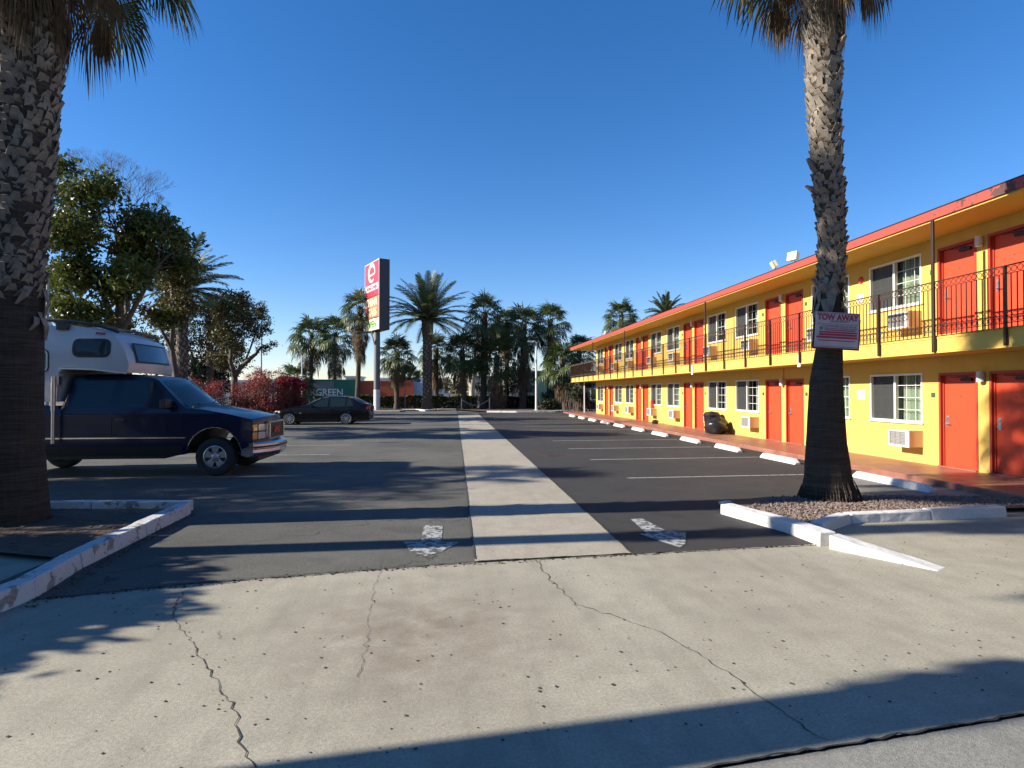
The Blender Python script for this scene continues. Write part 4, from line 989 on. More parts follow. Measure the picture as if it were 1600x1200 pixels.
# far hedge
def box_cloud(x0, x1, y0, y1, z1, n, ls, lmat, seed, name, label, cat, top_j=.12, kind=None):
    g_ = np.random.default_rng(seed); m_ = n
    face = g_.random(m_); x = g_.uniform(x0, x1, m_); y = g_.uniform(y0, y1, m_); z = g_.uniform(0.05, z1, m_)
    y = np.where(face < .5, y0+np.abs(g_.normal(0, .12, m_)), y); z = np.where(face > .72, z1-np.abs(g_.normal(0, .1, m_)), z)
    z += (np.sin(x*1.1+seed)*.5+np.sin(x*2.7))*top_j*.6
    c = np.stack([x, y, z], 1); nrm = g_.normal(size=(m_, 3)); nrm[:, 1] -= .5; nrm /= np.linalg.norm(nrm, axis=1)[:, None]
    a = g_.normal(size=(m_, 3)); a -= nrm*(a*nrm).sum(1)[:, None]; a /= np.linalg.norm(a, axis=1)[:, None]; b = np.cross(nrm, a)
    s_ = ls*g_.uniform(.6, 1.3, m_)[:, None]; v = np.stack([c-a*s_, c+b*s_*.6, c+a*s_, c-b*s_*.6], 1).reshape(-1, 3)
    me = bpy.data.meshes.new(name); me.vertices.add(len(v)); me.vertices.foreach_set('co', v.ravel()); me.loops.add(4*m_); me.loops.foreach_set('vertex_index', np.arange(4*m_))
    me.polygons.add(m_); me.polygons.foreach_set('loop_start', np.arange(0, 4*m_, 4)); me.update(calc_edges=True); me.materials.append(lmat)
    o = link(name, me); return tag(o, label, cat)
box_cloud(-13.5, 2.2, 58.6, 60, 1.30, 15000, .10, MT['leafH'], 81, "hedge", "clipped dark hedge left of the concrete strip's far end", "hedge")
box_cloud(2.4, 8.2, 58.8, 60, 1.2, 6500, .10, MT['leafH'], 82, "hedge", "clipped dark hedge behind the palms at the far right", "hedge")
box_cloud(8.4, 16, 56, 57.4, .8, 5500, .09, MT['leafH'], 83, "hedge", "low hedge at the far corner of the motel", "hedge")
bush("shrub", "dark round shrub at the foot of the lamp pole", "shrub", 54, [(855,622,11),(868,618,10),(848,630,10),(862,632,10)], 2600, .09, MT['leafC'], 84)
bush("shrub", "dark leafy shrub in front of the grey green building", "shrub", 60, [(790,588,14),(812,590,16),(830,588,13),(800,605,14),(822,608,13)], 4200, .1, MT['leafC'], 85)
bush("shrub", "lighter green shrub left of the pale leaning trunk", "shrub", 85, [(700,600,12),(712,606,12),(690,608,10),(722,612,9)], 3000, .13, MT['leafB'], 86)
bush("shrub", "dark shrub under the motel balcony's far corner", "shrub", 50, [(905,590,12),(900,615,13),(892,605,9),(912,622,12),(918,600,10)], 5200, .09, MT['leafC'], 87)
bush("shrub", "green bush at the right of the white truck", "shrub", 90, [(745,603,9),(755,610,9),(765,606,9)], 1500, .13, MT['leafC'], 88)
# unseen leaf mass left of the driveway, shaped to cast its corner shadow
bl = [(-8.3, 6.2, 1.6, 1.0), (-8.4, 5.0, 2.0, 1.1), (-8.3, 4.2, 1.7, 1.0), (-8.6, 4.9, 1.2, 1.2), (-8.5, 5.9, 1.2, 1.2), (-8.8, 3.9, 1.2, 1.1), (-8.7, 5.2, 2.1, 1.0), (-8.6, 6.3, 1.8, .9), (-8.8, 4.2, 1.9, .9), (-9.0, 3.2, 1.2, 1.1), (-9.0, 4.6, 2.6, .8), (-9.0, 5.8, 2.5, .8), (-9.1, 3.6, 2.4, .8)]
me, cl = leaf_cloud(bl, 70000, .11, 91, .2, 16); me.name = "shrub"; me.materials.append(MT['leafH'])
tag(link("shrub", me), "dense unseen shrub added left of the camera to shade the driveway corner", "shrub")
ot = empty("broadleaf_tree", "spreading tree left of the planter, outside the photo", "tree", (-19.5, 9.6, 0))
bl = [(0, 0, 7.4, 2.3), (1.5, -1.3, 6.2, 1.5), (-1.2, .9, 6.6, 1.6), (2.2, .6, 5.4, 1.2), (.3, -1.9, 5.2, 1.2), (1.0, 1.6, 7.9, 1.3)]
me, cl = leaf_cloud(bl, 15000, .10, 97, .45, 20); me.materials.append(MT['leafA']); link("crown", me, ot)
mb = MB(); mb.tube([(0, 0, 0), (.1, 0, 2), (0, .1, 4.5)], [.25, .2, .15], 10)
branches(mb, (0, .1, 4.3), [b[:3] for b in bl], .12, 3); mb.build("trunk", MT['bark'], ot, fix=False)
# trees added behind the camera to block southern sky and darken glossy reflections
g_ = np.random.default_rng(5); bl = [(x, -17+g_.uniform(-1, 1), g_.uniform(3, 6.5), g_.uniform(2.4, 3.6)) for x in np.arange(-34, 36, 2.4)]
me, cl = leaf_cloud(bl, 34000, .30, 98, 1.0, 20); me.materials.append(MT['leafC']); o = link("sky_block_trees", me)
tag(o, "unseen dark trees added behind the camera to block the southern sky", "trees", None, 'stuff')
# pale leaning trunk tree (behind the hedge)
px_tree("pale_tree", "pale trunked tree leaning behind the hedge by the street sign", "tree", 66,
        [[(737,625,.35),(738,600,.3),(742,578,.24),(752,558,.18)], [(741,585,.16),(760,560,.1),(772,545,.07)]], [(760,540,14),(775,530,12),(745,545,10),(790,545,12)], 2600, .12, MT['leafB'], MT['palebark'], 95, .4)

# ------------------------------------------------------------------ roadside sign
sg = empty("pole_sign", "tall pole sign with red and cream panels at the end of the lot", "sign", (-7.0, 54.6, 0))
ang = math.atan2(.9, -.44)                      # direction of the lettered face away from the near corner
S = Matrix.Rotation(ang-math.pi, 3, 'Z')         # local -X runs along the face, away from the corner
cor = Vector((-6.62, 53.0, 0)); zb, ztp = 7.2, 13.45; FW = 4.0; TH = .95
fd = Vector((-.44, .9, 0)).normalized(); td = Vector((.9, .44, 0)).normalized()
def sgo(mb, name, mat, parent=sg, **kw):
    o = mb.build(name, mat, parent, **kw); o.matrix_parent_inverse = Matrix.Translation((7.0, -54.6, 0)) if parent is sg else Matrix.Identity(4); return o
def slab(mb, u0, u1, t0, t1, z0, z1):
    q = [cor+fd*u+td*t for u, t in ((u0, t0), (u1, t0), (u1, t1), (u0, t1))]
    mb.add([(v.x, v.y, z0) for v in q]+[(v.x, v.y, z1) for v in q], [(0, 1, 2, 3), (4, 5, 6, 7), (0, 1, 5, 4), (1, 2, 6, 5), (2, 3, 7, 6), (3, 0, 4, 7)])
mb = MB(); slab(mb, 0, FW, 0, TH, zb, ztp); cab = sgo(mb, "cabinet", MT['signbox'], bevel=.02)
H_ = ztp-zb
panels = [("logo_panel", MT['signred'], .50, .99), ("orange_panel", MT['signor'], .19, .485), ("cream_panel", MT['signcream'], .01, .175)]
for nme, mt, a, b in panels:
    mb = MB(); slab(mb, .1, FW-.1, -.02, -.002, zb+H_*a, zb+H_*b); sgo(mb, nme, mt)
    mb = MB(); slab(mb, .1, FW-.1, TH+.002, TH+.02, zb+H_*a, zb+H_*b); sgo(mb, nme, mt)
mb = MB(); slab(mb, 0.0, .06, -.03, -.003, zb, ztp); slab(mb, FW-.06, FW, -.03, -.003, zb, ztp); slab(mb, .06, FW-.06, -.03, -.003, ztp-.06, ztp); sgo(mb, "panel_trim", MT['white'])
mb = MB(); slab(mb, .25, FW-.25, -.026, -.021, zb+H_*.585, zb+H_*.675); sgo(mb, "name_band", MT['white'])
# the face is read from outside: reading direction runs from far (-X) to the near corner
rz = math.atan2(-fd.y, -fd.x)
def sgt(body, sz, mt, z, xs=1.0, off=-.035, bold=.0):
    p = cor+fd*(FW/2)+td*off; o = text_mesh("lettering", body, sz, mt, sg, (p.x+7.0, p.y-54.6, z), (R(90), 0, rz), .006, xs=xs, bold=bold); return o
sgt("Econo Lodge", .50, MT['signred'], zb+H_*.632, 1.05, bold=.012)
sgt("CHINA", 1.0, MT['signcream'], zb+H_*.41, .98, bold=.03); sgt("STARS", 1.0, MT['signcream'], zb+H_*.265, .98, bold=.03)
sgt("OPEN", .85, MT['signgrn'], zb+H_*.09, 1.1, bold=.02)
# swirl emblem
mb = MB(); cz = zb+H_*.84; cu_ = FW/2
pts = []
for i in range(34):
    t = i/33; th = R(-20)+t*R(330); r = .74; pts.append((math.cos(th)*r*1.15, math.sin(th)*r, .05+.15*math.sin(math.pi*t)**.8))
pts = [(-.70, -.16, .07), (-.1, -.16, .08), (.80, -.12, .08)]+pts[1:]
def emb(u, v, off): q = cor+fd*(cu_-u)+td*off; return (q.x, q.y, cz+v)
for i in range(len(pts)-1):
    a, b = Vector(pts[i][:2]), Vector(pts[i+1][:2]); d = (b-a).normalized() if (b-a).length > 0 else Vector((1, 0)); n = Vector((-d.y, d.x)); w0, w1 = pts[i][2], pts[i+1][2]
    q = [a-n*w0, b-n*w1, b+n*w1, a+n*w0]; mb.add([emb(v.x, v.y, -.034) for v in q]+[emb(v.x, v.y, -.0205) for v in q], [(0, 1, 2, 3), (0, 1, 5, 4), (2, 3, 7, 6), (4, 5, 6, 7)])
sgo(mb, "emblem", MT['signcream'])
pc = cor+fd*(FW/2)+td*(TH/2)
mb = MB(); mb.tube([(pc.x, pc.y, 1.9), (pc.x, pc.y, zb+.1)], .28, 16); sgo(mb, "pole", MT['polegrey'], smooth=40)
mb = MB(); mb.tube([(pc.x, pc.y, 0), (pc.x, pc.y, 1.9)], .285, 16); sgo(mb, "pole_base", MT['white'], smooth=40)
mb = MB(); mb.tube([(pc.x-.45, pc.y-.5, zb), (pc.x-.2, pc.y-.2, zb-1.2)], .06, 8); sgo(mb, "brace", MT['steel'])
# small concrete islands by the sign
mb = MB(); mb.prism([(-8.2, 50.8), (-4.6, 50.4), (-4.2, 51.4), (-8.0, 52)], 0, .14); struct(mb.build("curb", MT['strip'], bevel=.02), "low concrete kerb island by the pole sign", "kerb")

# TOW AWAY sign on the palm
tw = empty("tow_sign", "tow away warning board nailed to the right palm trunk", "sign", at(1308, 516, 8.38))
tw.rotation_euler = (R(1), R(3), R(-4))
wd, hh = .66, .53
mb = MB(); mb.box((-wd/2, 0, -hh/2), (wd/2, .012, hh/2)); mb.build("board", MT['sfoam'], tw)
mb = MB(); mb.box((-wd/2-.004, .05, -hh/2-.02), (wd/2+.05, .07, hh/2-.08)); bb = mb.build("back_board", MT['brown'], tw)
mb = MB()
for a in ((-wd/2+.01, hh/2-.02, wd-.02, .006), (-wd/2+.01, -hh/2+.012, wd-.02, .006), (-wd/2+.02, .085, wd-.04, .006), (-wd/2+.06, -.045, wd-.09, .022), (-wd/2+.06, -.085, wd-.09, .03), (-wd/2+.02, -.125, wd-.04, .03), (-wd/2+.05, -.165, wd-.1, .014), (-wd/2+.14, -.01, wd-.2, .012)):
    mb.box((a[0], -.004, a[1]), (a[0]+a[2], -.001, a[1]+a[3]))
mb.build("print_bar", MT['maroon'], tw)
text_mesh("lettering", "TOW AWAY", .125, MT['maroon'], tw, (0, -.004, .185), (R(90), 0, 0), .002, xs=.86, bold=.004)
for i, (s_, z) in enumerate((("PRIVATE PROPERTY", .125), ("UNAUTHORIZED VEHICLES WILL BE", .055), ("TOWED AWAY AT OWNERS EXPENSE", .02))):
    text_mesh("lettering", s_, .032, MT['polegrey'], tw, (.03, -.004, z), (R(90), 0, 0), .001)
mb = MB(); mb.lathe([(0, -.003), (.03, -.003), (.03, 0)], 14, 'y', (-wd/2+.085, -.001, .02)); mb.build("emblem", MT['teal'], tw)

# ------------------------------------------------------------------ vehicles
def cut_body(outline, xc, zc, hw, bow, mats, name, parent, K=8, under=None, bevel=.03, smooth=40):
    bm = bmesh.new(); vs = [bm.verts.new((x, 0, z)) for x, z in outline]; bm.faces.new(vs)
    for x in xc: bmesh.ops.bisect_plane(bm, geom=bm.verts[:]+bm.edges[:]+bm.faces[:], plane_co=(x, 0, 0), plane_no=(1, 0, 0), dist=1e-5)
    for z in zc: bmesh.ops.bisect_plane(bm, geom=bm.verts[:]+bm.edges[:]+bm.faces[:], plane_co=(0, 0, z), plane_no=(0, 0, 1), dist=1e-5)
    bm.verts.ensure_lookup_table(); bm.verts.index_update(); base = [(v.co.x, v.co.z) for v in bm.verts]
    faces = [[v.index for v in f.verts] for f in bm.faces]; bed = [[v.index for v in e.verts] for e in bm.edges if len(e.link_faces) == 1]; bm.free()
    mb = MB(); n = len(base); rows = {}
    def P(i, t):
        x, z = base[i]; y = hw(x, z); dx, dz = bow(x, z); k = 1-t*t; return (x+dx*k, y*t, z+dz*k)
    mb.v = [P(i, -1) for i in range(n)]+[P(i, 1) for i in range(n)]
    for f in faces: mb.f.append(tuple(f)); mb.f.append(tuple(i+n for i in f[::-1])); mb.mi += [0, 0]
    bv = sorted({i for e in bed for i in e})
    for i in bv:
        rows[i] = [i]
        for k in range(1, K): mb.v.append(P(i, -1+2*k/K)); rows[i].append(len(mb.v)-1)
        rows[i].append(i+n)
    for a, b in bed:
        low = under is not None and under(*base[a]) and under(*base[b])
        for k in range(K): mb.f.append((rows[a][k], rows[b][k], rows[b][k+1], rows[a][k+1])); mb.mi.append(1 if low else 0)
    me = mb.mesh(name, mats); recalc(me); smooth_mesh(me, smooth); return link(name, me, parent, bevel=bevel)
def side_patch(poly, hw, off, side, xc, zc, name, mat, parent, th=.006):
    bm = bmesh.new(); vs = [bm.verts.new((x, 0, z)) for x, z in poly]; bm.faces.new(vs)
    for x in xc: bmesh.ops.bisect_plane(bm, geom=bm.verts[:]+bm.edges[:]+bm.faces[:], plane_co=(x, 0, 0), plane_no=(1, 0, 0), dist=1e-5)
    for z in zc: bmesh.ops.bisect_plane(bm, geom=bm.verts[:]+bm.edges[:]+bm.faces[:], plane_co=(0, 0, z), plane_no=(0, 0, 1), dist=1e-5)
    for v in bm.verts: v.co.y = side*(hw(v.co.x, v.co.z)+off)
    ret = bmesh.ops.extrude_face_region(bm, geom=bm.faces[:])
    for v in [g for g in ret['geom'] if isinstance(g, bmesh.types.BMVert)]: v.co.y -= side*(th+off)
    bmesh.ops.recalc_face_normals(bm, faces=bm.faces[:])
    me = bpy.data.meshes.new(name); bm.to_mesh(me); bm.free(); me.materials.append(mat); smooth_mesh(me, 40); return link(name, me, parent)
def front_patch(a, b, wa, wb, bow, off, name, mat, parent, K=8, th=.006):   # a,b: (x,z) bottom/top on the profile
    d = Vector((b[0]-a[0], b[1]-a[1])).normalized(); n = Vector((d.y, -d.x))*off; mb = MB()
    if n.y < 0 and abs(d.x) > abs(d.y): n = -n
    rows = []
    for j in range(5):
        u = j/4; x = a[0]+(b[0]-a[0])*u; z = a[1]+(b[1]-a[1])*u; w_ = wa+(wb-wa)*u; r_ = []
        for k in range(K+1):
            t = -1+2*k/K; dx, dz = bow(x, z); q = 1-t*t; mb.v.append((x+n.x+dx*q, w_*t, z+n.y+dz*q)); r_.append(len(mb.v)-1)
        rows.append(r_)
    for j in range(4):
        for k in range(K): mb.f.append((rows[j][k], rows[j][k+1], rows[j+1][k+1], rows[j+1][k])); mb.mi.append(0)
    return mb.build(name, mat, parent, smooth=60)
def wheel(parent, x, y, r, wdt, side, rimr, spokes, style):
    W = bpy.data.objects.new("wheel", None); COL.objects.link(W); W.parent = parent; W.location = (x, y, r)
    # axis along y; side = outward sign
    t = MB(); h = wdt/2
    t.lathe([(rimr, -h*.85), (rimr+.03, -h*.98), (r*.86, -h), (r*.96, -h*.88), (r, -h*.62), (r, -.02), (r-.006, -.015), (r-.006, .015), (r, .02), (r, h*.62), (r*.96, h*.88), (r*.86, h), (rimr+.03, h*.98), (rimr, h*.85)], 44, 'y', close=True)
    t.build("tyre", MT['rubber'], W, smooth=35)
    m = MB(); o_ = side*h
    m.lathe([(rimr+.004, o_*.92), (rimr-.012, o_*.95), (rimr-.03, o_*.7), (rimr-.035, -o_*.6)], 44, 'y')
    for k in range(spokes):
        th = 2*math.pi*k/spokes+.3
        if style == 'fat':   # widening spoke
            pr = [(.05, -.045), (rimr-.03, -.075), (rimr-.03, .075), (.05, .045)]
        else: pr = [(.04, -.02), (rimr-.02, -.028), (rimr-.02, .012), (.04, .02)]
        vs = []
        for yy in (o_*.55, o_*.78):
            for (a, b) in pr:
                rr = .9 if a > .1 else 1.0; vs.append((a*math.cos(th)-b*math.sin(th), yy*(1 if a < .1 else 1.06), a*math.sin(th)+b*math.cos(th)))
        m.add(vs, [(0, 1, 2, 3), (4, 5, 6, 7), (0, 1, 5, 4), (1, 2, 6, 5), (2, 3, 7, 6), (3, 0, 4, 7)])
    m.lathe([(0, o_*.86), (.05, o_*.84), (.075, o_*.78), (.075, o_*.5)], 20, 'y'); m.build("rim", MT['rim'], W, smooth=35)
    d = MB(); d.lathe([(0, o_*.3), (rimr-.036, o_*.3)], 30, 'y')
    for k in range(6 if style == 'fat' else 5):
        th = 2*math.pi*k/6+.1
        d.lathe([(0, o_*.87), (.013, o_*.86), (.013, o_*.7)], 8, 'y', (.058*math.cos(th) if style != 'fat' else .085*math.cos(th), 0, (.058 if style != 'fat' else .085)*math.sin(th)))
    d.build("brake_disc", MT['trimblk'], W); return W
def arch(cx, r, z0, n=12, a0=0, a1=180): return [(cx+r*math.cos(R(a)), z0+r*math.sin(R(a))) for a in np.linspace(a0, a1, n)]
# ---- pickup with camper; local x forward (world +X), local origin under the front axle, y=0 centre line
tk = empty("pickup_truck", "dark navy pickup truck parked nose right in the shade under a camper shell", "pickup truck", (-4.86, 13.6, .004))
TR = .39; RA = -3.95
def thw(x, z):
    y = 1.0
    if z > 1.28: y -= (z-1.28)*.30
    if z < .6: y -= (.6-z)*.22
    if .95 < z < 1.22: y -= 0.008
    if x > .45: y -= (x-.45)**2*.30
    return y
def tbow(x, z):
    if z > 1.9: return (0, .035)
    dx = .16*min(1, max(0, (x-.2)/.5))
    return (dx, .05*min(1, max(0, (z-1.0)/.15)) if x > -.6 else 0)
out = [(.70, .46), (.74, .66), (.755, 1.08), (.72, 1.15), (.3, 1.255), (-.2, 1.35), (-.58, 1.385)]
roofl = [(-1.18, 1.955), (-1.32, 2.01), (-1.8, 2.04), (-2.6, 2.035), (-2.82, 1.97), (-2.92, 1.42)]
bed = [(-2.96, 1.36), (-3.0, 1.44), (-5.3, 1.42), (-5.3, .62), (-4.5, .56)]
outline = out+roofl+bed+arch(RA, .52, .46, 12, 170, 10)[::1]+[(-3.36, .44), (-.62, .44)]+arch(0, .52, .46, 12, 172, 8)+[(.56, .48)]
cut_body(outline, [-4.6, -3.6, -2.93, -2.2, -1.4, -.9, -.5, .0, .2, .35, .5, .62], [.6, .75, .95, 1.08, 1.22, 1.28, 1.5, 1.75], thw, tbow, [MT['navy'], MT['trimblk']], "body", tk,
         under=lambda x, z: z < 1.0 and x < .66 and x > -5.25, bevel=.022)
xz = ([-1.4, -.5], [.75, .95, 1.22, 1.28, 1.5, 1.75])
for sd in (-1, 1):
    side_patch([(-1.90, 1.385), (-.74, 1.37), (-.80, 1.47), (-1.22, 1.90), (-1.32, 1.93), (-1.82, 1.95)], thw, .004, sd, *xz, "side_window", MT['carglass'], tk)
    side_patch([(-2.74, 1.40), (-2.03, 1.39), (-1.97, 1.945), (-2.68, 1.93)], thw, .004, sd, *xz, "side_window", MT['carglass'], tk)
    for x0, z0, z1 in ((-1.98, .50, 1.36), (-.66, .95, 1.34), (-2.93, .50, 1.38), (.05, 1.06, 1.25)):
        side_patch([(x0, z0), (x0+.009, z0), (x0+.009, z1), (x0, z1)], thw, .002, sd, *xz, "panel_seam", MT['trimblk'], tk)
    side_patch([(-3.38, .775), (-.56, .775), (-.54, .80), (-3.38, .80)], thw, .012, sd, *xz, "side_moulding", MT['chrome'], tk)
    side_patch([(-5.28, .775), (-4.50, .775), (-4.50, .80), (-5.28, .80)], thw, .012, sd, *xz, "side_moulding", MT['chrome'], tk)
    side_patch([(-3.36, .445), (-.64, .445), (-.62, .62), (-3.36, .62)], thw, .008, sd, *xz, "rocker_panel", MT['trimblk'], tk)
    for cx in (0, RA):
        a = arch(cx, .54, .46, 16, 8, 172); b = arch(cx, .52, .46, 16, 172, 8); mb = MB()
        for i in range(15):
            p, q, r_, s_ = a[i], a[i+1], b[14-i], b[15-i]
            mb.add([(v[0], sd*(thw(*v)+.014), v[1]) for v in (p, q, r_, s_)]+[(v[0], sd*(thw(*v)-.02), v[1]) for v in (p, q, r_, s_)], [(0, 1, 2, 3), (0, 1, 5, 4), (3, 2, 6, 7)])
        mb.build("arch_trim", MT['chrome'], tk, smooth=40)
    h = MB(); h.box((-1.88, min(sd*.985, sd*1.022), 1.12), (-1.71, max(sd*.985, sd*1.022), 1.165)); h.build("door_handle", MT['trimblk'], tk, bevel=.006)
    mr = MB(); mr.obox((-.88, sd*1.13, 1.47), (.12, .24, .19), Matrix.Rotation(.1*sd, 3, 'Z')); mr.box((-.88, min(sd*.93, sd*1.1), 1.40), (-.80, max(sd*.93, sd*1.1), 1.44)); mr.build("side_mirror", MT['trimblk'], tk, bevel=.02)
    for z0, z1 in ((.90, 1.045), (.735, .88)):
        l = MB(); l.obox((.80, sd*.665, (z0+z1)/2), (.09, .27, z1-z0), Matrix.Rotation(sd*.21, 3, 'Z')); l.build("headlight", MT['lens'], tk, bevel=.012)
        l = MB(); l.obox((.715, sd*.885, (z0+z1)/2), (.13, .15, z1-z0), Matrix.Rotation(sd*.30, 3, 'Z')); l.build("turn_signal", MT['amber'], tk, bevel=.012)
    wheel(tk, 0, sd*.85, TR, .25, sd, .225, 5, 'fat'); wheel(tk, RA, sd*.85, TR, .25, sd, .225, 5, 'fat')
front_patch((-.585, 1.41), (-1.165, 1.925), .84, .72, lambda x, z: (.10, .03), .014, "windshield", MT['carglass'], tk)
front_patch((-.50, 1.395), (-.60, 1.425), .86, .845, lambda x, z: (.11, .03), .02, "cowl_strip", MT['trimblk'], tk)
for y0, y1 in ((-.62, -.05), (.1, .66)):
    mb = MB(); mb.tube([(-.47, y0, 1.46), (-.60, y1, 1.52)], .010, 5); mb.build("wiper", MT['trimblk'], tk)
mb = MB(); mb.box((.89, -.52, .715), (.955, .52, .745)); mb.box((.89, -.52, 1.055), (.955, .52, 1.085)); mb.box((.86, -.52, .746), (.955, -.49, 1.054)); mb.box((.86, .49, .746), (.955, .52, 1.054)); mb.build("grille_surround", MT['chrome'], tk, bevel=.008)
mb = MB(); mb.box((.87, -.49, .745), (.925, .49, 1.055))
for q in range(6): mb.box((.925, -.49, .77+q*.045), (.937, .49, .78+q*.045))
mb.build("grille", MT['trimblk'], tk)
text_mesh("emblem", "GMC", .17, MT['signred'], tk, (.942, 0, .895), (R(90), 0, R(90)), .006, bold=.008)
mb = MB()
prof = [(.90, .40), (1.03, .38), (1.07, .46), (1.05, .52), (1.075, .54), (1.075, .63), (1.03, .665), (.88, .665)]
ks = 13
for k in range(ks):
    t = -1+2*k/(ks-1); sh = -.33*abs(t)**2.6
    for x, z in prof: mb.v.append((x+sh, t*.985, z))
for k in range(ks-1):
    for j in range(len(prof)-1): n = len(prof); mb.f.append((k*n+j, k*n+j+1, (k+1)*n+j+1, (k+1)*n+j)); mb.mi.append(0)
mb.f += [tuple(range(8)), tuple(range((ks-1)*8, ks*8))]; mb.mi += [0, 0]
for sd in (-1, 1): mb.box((.52, min(sd*.90, sd*.984), .41), (.76, max(sd*.90, sd*.984), .664))
mb.build("front_bumper", MT['chrome'], tk, smooth=35)
mb = MB()
for k in range(ks):
    t = -1+2*k/(ks-1); sh = -.33*abs(t)**2.6
    for x, z in ((1.076, .55), (1.084, .55), (1.084, .59), (1.076, .59)): mb.v.append((x+sh, t*.985, z))
for k in range(ks-1):
    for j in range(4): mb.f.append((k*4+j, k*4+(j+1) % 4, (k+1)*4+(j+1) % 4, (k+1)*4+j)); mb.mi.append(0)
mb.build("bumper_strip", MT['trimblk'], tk)
mb = MB(); mb.box((.60, -.80, .27), (.80, .80, .42)); mb.build("air_dam", MT['trimblk'], tk, bevel=.04)
mb = MB(); mb.box((-4.8, -.45, .42), (.6, -.35, .54)); mb.box((-4.8, .35, .42), (.6, .45, .54)); mb.tube([(0, -.8, .39), (0, .8, .39)], .05, 8); mb.tube([(RA, -.8, .39), (RA, .8, .39)], .06, 8); mb.box((-3.3, -.9, .36), (-1.0, .9, .45)); mb.build("chassis", MT['trimblk'], tk)
mb = MB()
for y in (-.45, .45): mb.box((-2.05, y-.27, .8), (-1.5, y+.27, 1.05)); mb.obox((-2.02, y, 1.3), (.16, .5, .62), Matrix.Rotation(-.18, 3, 'Y')); mb.obox((-2.12, y, 1.66), (.1, .26, .18), Matrix.Rotation(-.18, 3, 'Y'))
mb.build("seat", MT['greyb'], tk, bevel=.04)
mb = MB(); mb.lathe([(.17, -.012), (.19, 0), (.17, .012)], 20, 'x', (-1.15, -.42, 1.34)); mb.build("steering_wheel", MT['trimblk'], tk)
mb = MB(); mb.tube([(-.5, -.80, 1.36), (-.5, -.80, 1.42)], .006, 6); mb.build("antenna", MT['chrome'], tk)
# camper shell: thing of its own, resting on the truck bed
cp = empty("truck_camper", "white fibreglass camper overhanging the cab of the navy pickup", "camper", (-4.86, 13.6, 0))
def chw(x, z):
    y = 1.04
    if z > 2.45: y -= (z-2.45)**2*.40
    if x > -2.3: y -= (x+2.3)**2*.25
    return y
def cbow(x, z): return (.12, .0) if x > -2.05 and z < 2.85 else (0, .05) if z > 2.6 else (0, 0)
co = [(-5.9, 1.52), (-2.98, 1.52), (-2.97, 1.62), (-2.94, 2.10), (-2.86, 2.20), (-2.3, 2.18), (-1.70, 2.10), (-1.68, 2.28), (-1.74, 2.52), (-1.84, 2.72), (-1.97, 2.84), (-2.2, 2.94), (-2.6, 3.01), (-3.0, 3.04), (-5.9, 3.06)]
cut_body(co, [-5, -4, -3.4, -2.8, -2.5, -2.3, -2.1, -1.95, -1.85], [1.8, 2.2, 2.45, 2.6, 2.75, 2.9], chw, cbow, [MT['gel'], MT['gel']], "shell", cp, bevel=.07)
cx_ = ([-3.4, -2.8, -2.5, -2.3, -2.1, -1.95], [2.2, 2.45, 2.6, 2.75])
def rrect(x0, x1, z0, z1, r):
    o = []
    for cx, cz, a in ((x1-r, z1-r, 0), (x0+r, z1-r, 90), (x0+r, z0+r, 180), (x1-r, z0+r, 270)):
        for t in (0, 30, 60, 90): o.append((cx+r*math.cos(R(a+t)), cz+r*math.sin(R(a+t))))
    return o
for sd in (-1, 1):
    for i, b_ in enumerate(((-2.69, -1.99, 2.40, 2.78, .12), (-3.9, -3.12, 2.10, 2.56, .10))):
        x0, x1, z0, z1, r = b_
        side_patch(rrect(x0, x1, z0, z1, r), chw, .012, sd, *cx_, "window_frame", MT['trimblk'], cp)
        if i == 1: side_patch(rrect(x0+.02, x1-.02, z0+.02, z1-.02, r-.02), chw, .015, sd, *cx_, "window_trim", MT['alu'], cp)
        side_patch(rrect(x0+.045, x1-.045, z0+.045, z1-.045, r-.03), chw, .018, sd, *cx_, "window_pane", MT['carglass'], cp)
    side_patch([(-2.29, 2.87), (-2.12, 2.855), (-2.12, 2.90), (-2.29, 2.915)], chw, .02, sd, *cx_, "marker_lamp", MT['redlens'], cp)
    side_patch([(-2.94, 2.17), (-2.3, 2.15), (-1.72, 2.08), (-1.72, 2.105), (-2.3, 2.18), (-2.94, 2.195)], chw, .014, sd, *cx_, "edge_trim", MT['alu'], cp)
    jk = MB(); jk.tube([(-2.98, sd*1.13, 2.02), (-2.98, sd*1.13, .70)], .032, 10); jk.tube([(-2.98, sd*1.13, 1.9), (-2.98, sd*1.13, 1.35)], .042, 10); jk.box((-3.06, min(sd*1.0, sd*1.1), 1.85), (-2.90, max(sd*1.0, sd*1.1), 2.02)); jk.build("jack", MT['steel'], cp, smooth=40)
    br = MB(); br.box((-3.02, min(sd*.86, sd*1.0), 2.95), (-2.82, max(sd*.86, sd*1.0), 3.14)); br.build("rack_bracket", MT['trimblk'], cp)
def nose_patch(y0, y1, z0, z1, off, nme, mat, r=.0):
    mb = MB(); n = 8; rows = []
    for j in range(4):
        z = z0+(z1-z0)*j/3; x = -1.68-(z-2.28)*.27; row = []
        for k in range(n+1):
            y = y0+(y1-y0)*k/n; t = y/1.0; mb.v.append((x+off+.12*(1-t*t), y, z-.0)); row.append(len(mb.v)-1)
        rows.append(row)
    for j in range(3):
        for k in range(n): mb.f.append((rows[j][k], rows[j][k+1], rows[j+1][k+1], rows[j+1][k])); mb.mi.append(0)
    return mb.build(nme, mat, cp, smooth=60)
nose_patch(-.74, .60, 2.31, 2.72, .014, "nose_window_frame", MT['trimblk']); nose_patch(-.70, .56, 2.345, 2.685, .022, "nose_window", MT['nosewin'])
mb = MB()
